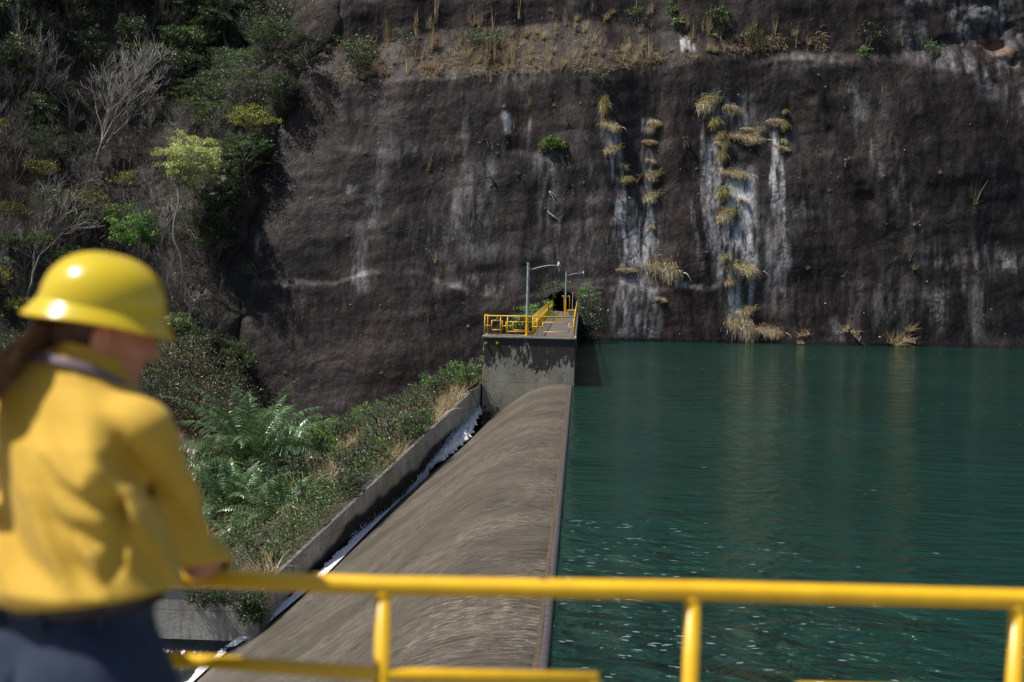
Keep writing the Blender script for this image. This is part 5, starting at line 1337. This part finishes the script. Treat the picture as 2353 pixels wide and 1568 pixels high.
hatm, nt, b = new_mat('yellow_hard_hat_plastic')
b.inputs['Base Color'].default_value = (0.84, 0.70, 0.03, 1); setb(b, Roughness=0.26); b.inputs['Coat Weight'].default_value = 0.5; b.inputs['Coat Roughness'].default_value = 0.16
tr = nt.nodes.new('ShaderNodeBsdfTranslucent'); tr.inputs[0].default_value = (0.95, 0.55, 0.01, 1); ms = nt.nodes.new('ShaderNodeMixShader'); ms.inputs[0].default_value = 0.42
nt.links.new(b.outputs[0], ms.inputs[1]); nt.links.new(tr.outputs[0], ms.inputs[2]); nt.links.new(ms.outputs[0], nt.nodes['Material Output'].inputs[0])
hairm = simple('brown_hair', (0.075, 0.038, 0.022), 0.45, var=0.5, scale=30, bumps=0.5)
hairl = leaf_mat('wavy_brown_hair', (0.08, 0.038, 0.020), (0.28, 0.155, 0.09), (0.75, 0.55, 0.40), rough=0.4, transl=0.1)
beltm = simple('dark_brown_leather', (0.010, 0.006, 0.005), 0.45, var=0.2, scale=20)
blackp = simple('black_plastic', (0.012, 0.012, 0.014), 0.45)
strapm = simple('violet_grey_strap', (0.13, 0.095, 0.12), 0.7)
bootm = simple('worn_leather_boot', (0.06, 0.035, 0.02), 0.6)

# --- torso sections: height, centre, half width, half depth
SEC = [(-.80, 190, 2.64, .206, .158), (-.70, 176, 2.65, .172, .135), (-.655, 174, 2.66, .166, .130), (-.60, 176, 2.66, .190, .150), (-.52, 176, 2.68, .196, .150), (-.42, 172, 2.70, .190, .142),
       (-.34, 170, 2.735, .192, .136), (-.28, 160, 2.77, .168, .120), (-.235, 142, 2.79, .128, .100), (-.20, 152, 2.80, .098, .086), (-.17, 176, 2.805, .072, .072), (-.12, 196, 2.81, .060, .064)]
sz = np.array([s[0] for s in SEC]); sx_ = np.array([A3(s[1], 614 - s[0] * FPX / s[2], s[2])[0] for s in SEC]); sy = np.array([s[2] for s in SEC])
sa = np.array([s[3] for s in SEC]); sb = np.array([s[4] for s in SEC])
def torso(P, grow=0.0):
    z = P[..., 2] - EYE
    cx = np.interp(z, sz, sx_); cy = np.interp(z, sz, sy); a = np.interp(z, sz, sa) + grow; b2 = np.interp(z, sz, sb) + grow
    dx = P[..., 0] - cx; dy = P[..., 1] - cy
    u = dx * rt[0] + dy * rt[1]; w = dx * fw[0] + dy * fw[1]
    k = (np.abs(u / a) ** 2.3 + np.abs(w / b2) ** 2.3) ** (1 / 2.3)
    return (k - 1) * np.minimum(a, b2) * 0.85
RS = A3(316, 1004, 2.69); RM_ = A3(390, 1150, 2.80); RE = A3(456, 1294, 2.905); RW = A3(496, 1296, 3.115)
LS = A3(28, 990, 2.87); LE = A3(150, 1300, 3.00); LW = A3(392, 1312, 3.09)
def arms(P, g=0.0):
    d = smin(S_caps(P, RS, RM_, .066 + g, .069 + g), S_caps(P, RM_, RE, .069 + g, .064 + g), .03)
    d = smin(d, S_caps(P, RE, RE + (RW - RE) * .82, .053 + g, .042 + g), .02)
    e = smin(S_caps(P, LS, (LS + LE) / 2, .066 + g, .060 + g), S_caps(P, (LS + LE) / 2, LE, .060 + g, .052 + g), .03)
    e = smin(e, S_caps(P, LE, LE + (LW - LE) * .86, .052 + g, .040 + g), .02)
    return d, e
def shirt_fn(P):
    z = P[..., 2] - EYE
    d = torso(P, .005) - .005 * sst(-.56, -.62, z); a1, a2 = arms(P)
    d = smin(d, a1, .038); d = smin(d, a2, .03)
    # folds: long soft ridges running down to the right, and crumples round elbow and armpit
    X = P[..., 0]; Y = P[..., 1]; Z = z
    s = (X + 0.62 * Z + 0.25 * Y); t = (Z - 0.62 * X)
    f1 = np.abs(fbm(s * 10, t * 2.2, 2, 701)) * 2
    f2 = fbm(s * 26 + 4, t * 6, 2, 711)
    m = (sst(-.24, -.36, z) * 0.8 + 0.2) * (0.15 + 0.85 * sst(-.62, -.54, z))
    d = d + (0.042 * f1 + 0.009 * f2) * m - .010
    ax_ = (RE - RS) / np.linalg.norm(RE - RS); al = (P - RS) @ ax_; ra = np.linalg.norm(P - RS - al[..., None] * ax_, axis=-1)
    near = sst(.13, .06, ra) * sst(.03, .12, al)
    d = d + near * (0.010 * fbm(al * 34 + X * 10, Y * 9 + 3, 2, 721) - .002)
    q = P - (RS + v3(-.005, -.03, -.115)); ang = q[..., 0] * .35 + q[..., 2] * .94; acr = q[..., 2] * .35 - q[..., 0] * .94
    d = d + .012 * np.exp(-(ang / .018) ** 2) * sst(.17, .0, acr) * sst(-.05, .0, acr) + .010 * np.exp(-((ang + .055) / .016) ** 2) * sst(.14, .0, acr) * sst(-.04, .0, acr)
    cre = (X - np.interp(z, [-.52, -.43, -.36], [RM_[0] - .02, RS[0] + .005, RS[0] - .015])); d = d + .014 * np.exp(-(cre / .014) ** 2) * sst(-.30, -.40, z) * sst(-.60, -.52, z) * (Y < 2.75)
    # hem: blouses over the belt, and the neck opening
    d = smax(d, -(z - .09 * (X + .965) + .626 + .004 * np.sin(X * 17)), .010)
    d = smax(d, z + .176, .01)
    cut = RW - (RW - RE) * .08; n_ = (RW - RE) / np.linalg.norm(RW - RE); m1 = np.where(np.linalg.norm(P - RW, axis=-1) < .10, (P - cut) @ n_, -1); d = smax(d, m1, .006)
    cut = LW - (LW - LE) * .10; n_ = (LW - LE) / np.linalg.norm(LW - LE); m1 = np.where(np.linalg.norm(P - LW, axis=-1) < .10, (P - cut) @ n_, -1); d = smax(d, m1, .006)
    return d
lo = (-1.25, 2.42, EYE - .70); hi = (-.50, 3.22, EYE - .14)
sh = par(sdf_mesh('shirt', shirt_fn, lo, hi, .0055, shirtm))
# cuffs
for W_, E_, r_ in ((RW, RE, .046), (LW, LE, .043)):
    n_ = (W_ - E_) / np.linalg.norm(W_ - E_)
    o = sdf_mesh('cuff', lambda P, W_=W_, n_=n_, r_=r_: np.maximum(np.abs(S_caps(P, W_ - n_ * .10, W_ - n_ * .01, r_ - .004, r_ - .006)) - .003, np.abs((P - (W_ - n_ * .050)) @ n_) - .03), W_ - .12, W_ + .12, .003, shirtm)
    par(o)
# collar: standing band, open in front, with the strap round it
nb = A3(196, 858, 2.80)
ctilt = Matrix.Rotation(-YAW, 3, 'Z') @ Matrix.Rotation(math.radians(-24), 3, 'X')      # leans forward with the neck
Rc = np.array(ctilt)
def collar_fn(P):
    q = (P - nb) @ Rc
    r = np.sqrt((q[..., 0] / 1.0) ** 2 + (q[..., 1] / 1.08) ** 2)
    rr = .076 - .25 * (q[..., 2]) + .006 * np.abs(fbm(q[..., 0] * 20, q[..., 2] * 20, 2, 731))
    return smax(np.abs(r - rr) - .0055, np.abs(q[..., 2] - .004) - .034, .004)
par(sdf_mesh('collar', collar_fn, nb - .13, nb + .13, .0035, shirtm))
def lany(P):
    q = (P - nb) @ Rc; r = np.sqrt(q[..., 0] ** 2 + (q[..., 1] / 1.08) ** 2)
    return smax(np.abs(r - (.101 - .30 * q[..., 2])) - .004, np.abs(q[..., 2] + .012) - .009, .002)
par(sdf_mesh('neck_strap', lany, nb - .13, nb + .13, .0035, strapm))

# --- head frame: local x forward, y left, z up
HC = A3(238, 759, 2.83)
hyaw = math.radians(90 - 66); hp = math.radians(13)
HR = (Matrix.Rotation(hyaw, 4, 'Z') @ Matrix.Rotation(hp, 4, 'Y') @ Matrix.Rotation(math.radians(3), 4, 'X'))
HM = Matrix.Translation(Vector(HC)) @ HR
HRn = np.array(HR.to_3x3())
def toH(P): return (P - HC) @ HRn
def head_fn(q):
    d = S_ell(q, (-.012, 0, .035), (.100, .076, .098))
    d = smin(d, S_ell(q, (.030, 0, -.030), (.066, .060, .088)), .03)
    for s in (1, -1):
        d = smin(d, S_caps(q, (-.010, s * .052, -.045), (.060, s * .022, -.090), .020, .016), .025)    # jaw
        d = smin(d, S_ell(q, (.062, s * .034, -.028), (.022, .022, .020)), .02)                      # cheekbone
        d = smin(d, S_caps(q, (.082, s * .012, .020), (.074, s * .040, .018), .008, .008), .010)       # brow
        d = smin(d, np.maximum(S_ell(q, (-.006, s * .080, -.014), (.023, .012, .035)), -S_ell(q, (-.001, s * .092, -.012), (.011, .009, .021))), .008)   # ear
        d = smin(d, S_ell(q, (-.004, s * .073, -.034), (.009, .007, .010)), .006)
        d = smax(d, -S_ell(q, (.090, s * .031, .002), (.014, .016, .011)), .010)                       # eye socket
        d = smin(d, S_ell(q, (.074, s * .031, .001), (.0135, .0135, .0125)), .003)                      # eyeball under the lid
        d = smin(d, S_ell(q, (.098, s * .014, -.032), (.011, .009, .008)), .006)                       # nostril wing
    d = smin(d, S_caps(q, (.086, 0, .014), (.110, 0, -.024), .008, .0115), .010)                        # nose
    d = smin(d, S_caps(q, (.086, -.018, -.058), (.086, .018, -.058), .0075, .0075), .006)               # upper lip
    d = smin(d, S_caps(q, (.084, -.015, -.071), (.084, .015, -.071), .0080, .0080), .006)               # lower lip
    d = smax(d, -S_caps(q, (.098, -.022, -.0645), (.098, .022, -.0645), .0045, .0045), .003)
    d = smin(d, S_ell(q, (.072, 0, -.094), (.022, .024, .018)), .02)                                   # chin
    return d
neck0 = HC + HRn @ v3(-.030, 0, -.055); neck1 = nb + v3(0, 0, -.06)
HIPc = A3(176, 1470, 2.65)
hipR = HIPc + rt * .088 + v3(0, 0, -.10); hipL = HIPc - rt * .088 + v3(0, 0, -.10)
kneeR = np.array([hipR[0] + .06, hipR[1] + .06, ND + .50]); footR = np.array([hipR[0] + .05, hipR[1] - .02, ND + .085])
kneeL = np.array([hipL[0] - .01, hipL[1] + .05, ND + .50]); footL = np.array([hipL[0] - .03, hipL[1] + .0, ND + .085])
def hand(P, W_, dirs, curl, side, s=1.0):
    """palm from the wrist, four unequal bent fingers and a thumb"""
    f = v3(*dirs[0]); f /= np.linalg.norm(f); nrm = v3(*dirs[1]); nrm -= f * nrm.dot(f); nrm /= np.linalg.norm(nrm); l = np.cross(nrm, f) * side
    kn = W_ + f * .085 * s
    d = S_caps(P, W_ - f * .03, W_ + f * .02, .026, .027)
    for o_ in (-.026, -.009, .009, .026): d = smin(d, S_caps(P, W_ + f * .015 + l * o_ * .6, kn + l * o_, .015, .0125), .012)
    for o_, L in ((-.030, .060), (-.010, .074), (.011, .080), (.031, .072)):
        p = kn + l * o_; dr = f.copy(); c_ = curl
        for q_, (r1, r2) in zip((.46, .31, .23), ((.0105, .0095), (.0095, .0085), (.0085, .0070))):
            dr = dr * math.cos(c_) - nrm * math.sin(c_); n2 = p + dr * L * q_ * 1.15
            nrm_ = nrm; d = smin(d, S_caps(P, p, n2, r1, r2), .003); p = n2; c_ = curl * 1.25
            dr = dr / np.linalg.norm(dr)
    t0 = W_ + f * .020 + l * .026; t1 = t0 + f * .035 + l * .028 - nrm * .012; t2 = t1 + f * .032 + l * .004 - nrm * .010
    d = smin(d, S_caps(P, t0, t1, .0155, .012), .010); d = smin(d, S_caps(P, t1, t2, .0115, .009), .003)
    return d
RWh = RW + (RW - RE) / np.linalg.norm(RW - RE) * .015; LWh = LW + (LW - LE) / np.linalg.norm(LW - LE) * .015
def body_fn(P):
    d = head_fn(toH(P))
    d = smin(d, S_caps(P, neck0, neck1, .056, .062), .02)
    zz = P[..., 2] - EYE
    tz = smax(smax(torso(P, -.055), zz + .15, .02), -(zz + .92), .02)
    d = smin(d, tz, .02)
    a1, a2 = arms(P, -.040)
    d = smin(d, a1, .005); d = smin(d, a2, .005)
    d = smin(d, S_caps(P, RE, RWh, .036, .026), .01); d = smin(d, S_caps(P, LE, LWh, .036, .026), .01)
    d = smin(d, hand(P, RWh, ((-.45, .85, .02), (.15, .10, .98)), .30, 1), .008)
    d = smin(d, hand(P, LWh, ((.35, .90, .02), (-.1, .10, .98)), .30, -1), .008)
    for h_, k_, f_ in ((hipR, kneeR, footR), (hipL, kneeL, footL)):
        d = smin(d, S_caps(P, h_, k_, .078, .052), .03); d = smin(d, S_caps(P, k_, f_, .050, .038), .02)
    return d
par(sdf_mesh('body', body_fn, (-1.22, 2.45, ND + .05), (-.52, 3.30, EYE + .12), .0062, skin))
# finer head laid just outside would double the skin: the same surface carries the face
# --- hair, ponytail
def hair_fn(q):
    d = S_ell(q, (-.020, 0, .034), (.104, .082, .102))
    d = smin(d, S_ell(q, (-.068, 0, -.030), (.048, .056, .050)), .03)
    d = d + .003 * fbm(q[..., 0] * 60, q[..., 2] * 18, 2, 741)
    d = smax(d, (q[..., 0] - (.012 + .35 * (q[..., 2] + .02))), .012)                 # hairline in front of the ear
    d = smax(d, -(q[..., 2] + .078 + .5 * np.clip(q[..., 0] + .05, -1, 0)), .01)
    ear = S_ell(q, (.010, -.078, -.024), (.030, .03, .036)); d = smax(d, -ear, .01)
    return d
hr = par(sdf_mesh('hair', lambda q: hair_fn(q), (-.16, -.12, -.14), (.10, .12, .16), .004, hairm, M=HM))
root_h = HC + HRn @ v3(-.115, -.005, -.012)
tail_pts = [root_h, A3(82, 792, 2.74), A3(44, 820, 2.69), A3(0, 862, 2.65), A3(-50, 910, 2.62), A3(-95, 970, 2.60), A3(-110, 1030, 2.60)]
tail_r = [.024, .054, .048, .062, .050, .046, .014]
rs = np.random.RandomState(741); parts = []
tp = np.array(tail_pts); tt = np.linspace(0, 1, len(tp))
n = 1300; U = rs.normal(size=(n, 2)); U /= np.maximum(1, np.linalg.norm(U, axis=1))[:, None]; U *= rs.rand(n, 1) ** .35
seg = 22; Vv = []; prev = None
ph = rs.rand(n) * 6.28; end = rs.uniform(.72, 1.0, n)
for k in range(seg + 1):
    t = k / seg * end
    C_ = np.stack([np.interp(t, tt, tp[:, i]) for i in range(3)], 1); R_ = np.interp(t, tt, tail_r)[:, None]
    wv_ = .016 * np.sin(t * 21 + ph * .35)[:, None] * (1 - .2 * U[:, :1])
    pos_ = C_ + R_ * (U[:, :1] * v3(.45, -.2, .87) + U[:, 1:] * v3(.35, .93, .1)) + wv_ * v3(.6, .1, .8)
    w = .0028 * (1 - .6 * k / seg); sd = v3(.5, -.3, .8); Vv += [pos_ - sd * w, pos_ + sd * w]
Vv = np.stack(Vv, 1); mm = 2 * (seg + 1)
Ff = np.concatenate([np.stack([np.arange(n) * mm + 2*q, np.arange(n) * mm + 2*q + 1, np.arange(n) * mm + 2*q + 3, np.arange(n) * mm + 2*q + 2], 1) for q in range(seg)])
pt = mesh_np('ponytail', Vv.reshape(-1, 3), Ff, hairl); par(pt)
mb = MB(); mb.tube([tuple(root_h + (tp[1] - root_h) * .12), tuple(root_h + (tp[1] - root_h) * .5)], [.024, .027], 14); par(mb.build('hair_tie', blackp, smooth=True))
# --- hard hat: full brim, ribbed dome
hat_M = Matrix.Translation(Vector(HC)) @ HR @ Matrix.Translation((-.012, 0, .036)) @ Matrix.Rotation(math.radians(-3), 4, 'Y')
hat = empty('hard_hat'); hat.parent = person; hat.matrix_parent_inverse = Matrix.Translation(person.location).inverted(); hat['label'] = 'yellow full-brim hard hat'
def dome(th, u):
    """u 0..1 from brim edge to the top"""
    a0, b0, h0 = .126, .108, .104
    c_, s_ = math.cos(th), math.sin(th)
    if u < .34:
        t = u / .34; e = 1 - t
        flare = e ** 1.15; a = a0 + (.153 - a0) * flare; b2 = b0 + (.130 - b0) * flare
        z = .010 * (1 - e) - .020 * e ** 1.5 - .010 * e * c_ * c_ + .004 * e * s_ * s_
    else:
        t = (u - .34) / .66; ang = t * PI / 2
        a = a0 * math.cos(ang) ** .82; b2 = b0 * math.cos(ang) ** .82; z = .010 + h0 * math.sin(ang) ** 1.05
        rib = math.exp(-((s_ * b2) / .014) ** 2) * .005 * min(1, t * 4); z += rib; 
    return (a * c_, b2 * s_, z)
NT, NU = 96, 44; vv = []
for i in range(NT):
    for j in range(NU): vv.append(dome(2 * PI * i / NT, j / (NU - 1) * .9995))
V = np.array(vv); i = np.arange(NT)[:, None]; j = np.arange(NU - 1)[None, :]; i2 = (i + 1) % NT
F = np.stack([i * NU + j, i2 * NU + j, i2 * NU + j + 1, i * NU + j + 1], -1).reshape(-1, 4)
V = V @ np.array(hat_M.to_3x3()).T + np.array(hat_M.translation)
ho = mesh_np('shell', V, F, hatm, True, parent=hat)
sm = ho.modifiers.new('thickness', 'SOLIDIFY'); sm.thickness = .0028; sm.offset = -1
def local_tube(name, pts, r, mat, n_=6):
    mb = MB(); mb.tube([tuple(hat_M @ Vector(p)) for p in pts], r, n_); return mb.build(name, mat, hat, True)
local_tube('brim_edge', [dome(2 * PI * k / 48, 0) for k in range(49)], .0026, hatm)
hb = MB()
for k in range(33):
    t = PI * .5 + PI * k / 32; p = Vector((math.cos(t) * .110, math.sin(t) * .090, -.020)); q = Vector((math.cos(t) * .108, math.sin(t) * .088, .018)); hb.v += [tuple(hat_M @ p), tuple(hat_M @ q)]
    if k: m_ = len(hb.v) - 4; hb.f.append((m_, m_+1, m_+3, m_+2))
hb.build('headband', blackp, hat, True)
local_tube('ratchet_knob', [(-.112, 0, -.012), (-.130, 0, -.014)], .018, blackp, 14)
# --- trousers, belt, boots
def jeans_fn(P):
    z = P[..., 2] - EYE
    d = torso(P, -.008)
    d = smax(d, z - .09 * (P[..., 0] + .965) + .616, .008)
    d = smax(d, -(z + .84), .03)
    d = smin(d, S_ell(P, HIPc + rt * .080 - fw * .055 + v3(0, 0, -.09), (.105, .10, .12)), .05)
    d = smin(d, S_ell(P, HIPc - rt * .080 - fw * .055 + v3(0, 0, -.09), (.105, .10, .12)), .05)
    for h_, k_, f_ in ((hipR, kneeR, footR), (hipL, kneeL, footL)):
        d = smin(d, S_caps(P, h_, k_, .108, .080), .035); d = smin(d, S_caps(P, k_, f_ + v3(0, 0, .02), .080, .072), .03)
    d = d + .010 * np.abs(fbm(P[..., 0] * 9 + z * 5, z * 8, 2, 751)) + .004 * fbm(P[..., 0] * 24, z * 24, 2, 756) - .002
    cr_ = np.abs((P - HIPc) @ rt - .35 * 0) ; d = d + .012 * np.exp(-(cr_ / .010) ** 2) * sst(-.72, -.80, z)
    d = smax(d, -(P[..., 2] - ND - .09), .006)
    return d
par(sdf_mesh('trousers', jeans_fn, (-1.30, 2.40, ND + .06), (-.60, 2.98, EYE - .56), .0075, denim))
def belt_fn(P):
    z = P[..., 2] - EYE
    return smax(np.abs(torso(P, -.003)) - .0028, np.abs(z - .09 * (P[..., 0] + .965) + .634) - .018, .002)
par(sdf_mesh('belt', belt_fn, (-1.28, 2.42, EYE - .69), (-.62, 2.95, EYE - .56), .0045, beltm))
for u_, w_ in ((-.055, -1), (.06, -1), (.155, -.6), (-.150, -.6)):
    c0 = v3(np.interp(-.65, sz, sx_), np.interp(-.65, sz, sy), 0); k_ = (1 - (abs(u_) / .178) ** 2.3) ** (1 / 2.3)
    p = c0 + rt * u_ - fw * (.130 + .003) * k_; mb = MB(); zo = .09 * (p[0] + .965); mb.tube([(p[0], p[1], EYE - .612 + zo), (p[0], p[1], EYE - .668 + zo)], .0065, 6); par(mb.build('belt_loop', denim, smooth=True))
for f_, s in ((footR, 1), (footL, -1)):
    ff_ = fw * .9 + rt * .25 * s; ff_ /= np.linalg.norm(ff_)
    def boot(P, f_=f_, ff_=ff_):
        b0 = np.array([f_[0], f_[1], ND + .052]); d = S_caps(P, b0 - ff_ * .05, b0 + ff_ * .15, .050, .042)
        d = smin(d, S_caps(P, b0, b0 + v3(0, 0, .13), .052, .054), .03); return smax(d, -(P[..., 2] - ND - .002), .006)
    par(sdf_mesh('boot', boot, (f_[0] - .2, f_[1] - .18, ND - .01), (f_[0] + .25, f_[1] + .28, ND + .24), .006, bootm))
# ---------------------------------------------------------------- every repeat says which one it is
bpy.context.view_layer.update()
WORDS = ['', 'first', 'second', 'third', 'fourth', 'fifth', 'sixth', 'seventh', 'eighth', 'ninth', 'tenth', 'eleventh', 'twelfth', 'thirteenth', 'fourteenth', 'fifteenth', 'sixteenth', 'seventeenth', 'eighteenth', 'nineteenth', 'twentieth']
def single_out(group, noun, rows, colsx):
    """rows: [(y limit, words)], colsx: [(x limit, words)]; inside a cell the things are told apart by order from the left"""
    cells = {}
    for o in list(COL.objects):
        if o.parent is None and o.get('group') == group:
            l = o.matrix_world.translation; x, y = proj(l.x, l.y, l.z)
            r_ = next((w for lim, w in rows if y < lim), rows[-1][1]); c_ = next((w for lim, w in colsx if x < lim), colsx[-1][1])
            cells.setdefault((r_, c_), []).append((float(x), o))
    big = [k_ for k_, L in cells.items() if len(L) > 34]
    for k_ in big:
        L = sorted(cells.pop(k_), key=lambda t: t[1].location.y); h_ = len(L) // 2
        cells[(k_[0], k_[1] + ', nearer')] = L[:h_]; cells[(k_[0], k_[1] + ', farther')] = L[h_:]
    for (r_, c_), L in cells.items():
        L.sort(key=lambda t: t[0]); n = len(L)
        for i, (x, o) in enumerate(L):
            if n == 1: w = 'only'
            elif i == 0: w = 'leftmost'
            elif i == n - 1: w = 'rightmost'
            elif i + 1 < len(WORDS) and i <= n // 2: w = WORDS[i + 1] + ' from left'
            elif n - i < len(WORDS): w = WORDS[n - i] + ' from right'
            else: w = None
            if w is None: continue
            o['label'] = ' '.join(('%s %s %s, %s' % (w, noun, r_, c_)).split())
HR_ = [(90, 'at the slope top'), (220, 'high up'), (340, 'on the upper slope'), (460, 'halfway up'), (580, 'on the middle slope'), (700, 'at hat height'), (2000, 'low on the slope')]
HC_ = [(110, 'by the picture edge'), (230, 'above the hat'), (380, 'left of the pale tree'), (520, 'near the pale tree'), (2400, 'beside the rock')]
single_out('bare saplings on the slope', 'bare sapling', HR_, HC_)
single_out('dark trees of the upper slope', 'dark green tree', HR_, HC_)
single_out('green trees of the slope', 'mid green tree', HR_, HC_)
single_out('layered shrub trees of the slope', 'layered shrub tree', HR_, HC_)
single_out('small ochre trees of the slope', 'small ochre tree', HR_, HC_)
TR_ = [(60, 'along the terrace top'), (100, 'on the upper terrace'), (140, 'on the lower terrace'), (2000, 'along the terrace lip')]
TC_ = [(1000, 'by the big shrub'), (1200, 'around the olive bush'), (1400, 'above the lamps'), (1600, 'above the left streaks'), (3000, 'near the upright bush')]
single_out('dry tufts on the rock terrace', 'wispy dry tuft', TR_, TC_)
RR_ = [(200, 'at the top of the wall'), (300, 'high on the wall'), (400, 'on the upper wall'), (500, 'at mid wall'), (600, 'on the middle wall'), (700, 'on the lower wall'), (3000, 'near the foot')]
RC_ = [(700, 'at its left edge'), (900, 'far left of the lamps'), (1050, 'left of the lamps'), (1250, 'above the pier'), (1400, 'right of the lamps'), (1560, 'on the left streaks'), (1780, 'on the white streak'), (1960, 'right of the streaks'), (2150, 'before the diagonal seam'), (3000, 'by the right edge')]
single_out('lone tufts on the rock face', 'lone grass tuft', RR_, RC_)
single_out('white drain pipes in the rock', 'white pipe stub', RR_, RC_)
single_out('white drain pipe stubs in the rock', 'white drain pipe stub', RR_, RC_)
single_out('weedy shrubs on the bank', 'weedy shrub', [(915, 'by the pier'), (940, 'by the cliff foot'), (970, 'on the farthest bank'), (1000, 'on the far bank'), (1030, 'on the upper bank'), (1070, 'above mid bank'), (1120, 'on the middle bank'), (1160, 'below mid bank'), (1200, 'on the near bank'), (1250, 'nearer the rail'), (3000, 'above the foreground rail')],
           [(480, 'behind the sleeve'), (620, 'among the palms'), (700, 'right of the palms'), (760, 'beyond the palms'), (880, 'in the dry grass'), (980, 'beside the lower wall'), (3000, 'along the channel wall')])
seen = {}
for o in COL.objects:
    if o.parent is None and o.get('group') == 'hanging grass clumps on the rock': seen.setdefault(o['label'], []).append(o)
for lb, L in seen.items():
    if len(L) > 1:
        L.sort(key=lambda o: -o.location.z)
        for i, o in enumerate(L): o['label'] = (WORDS[i + 1] + ' down, ' + lb) if i else ('topmost ' + lb)
single_out('shrubs on the flat behind the person', 'shrub', [(3000, 'on the flat ground')], [(120, 'behind the back'), (3000, 'behind the arm')])
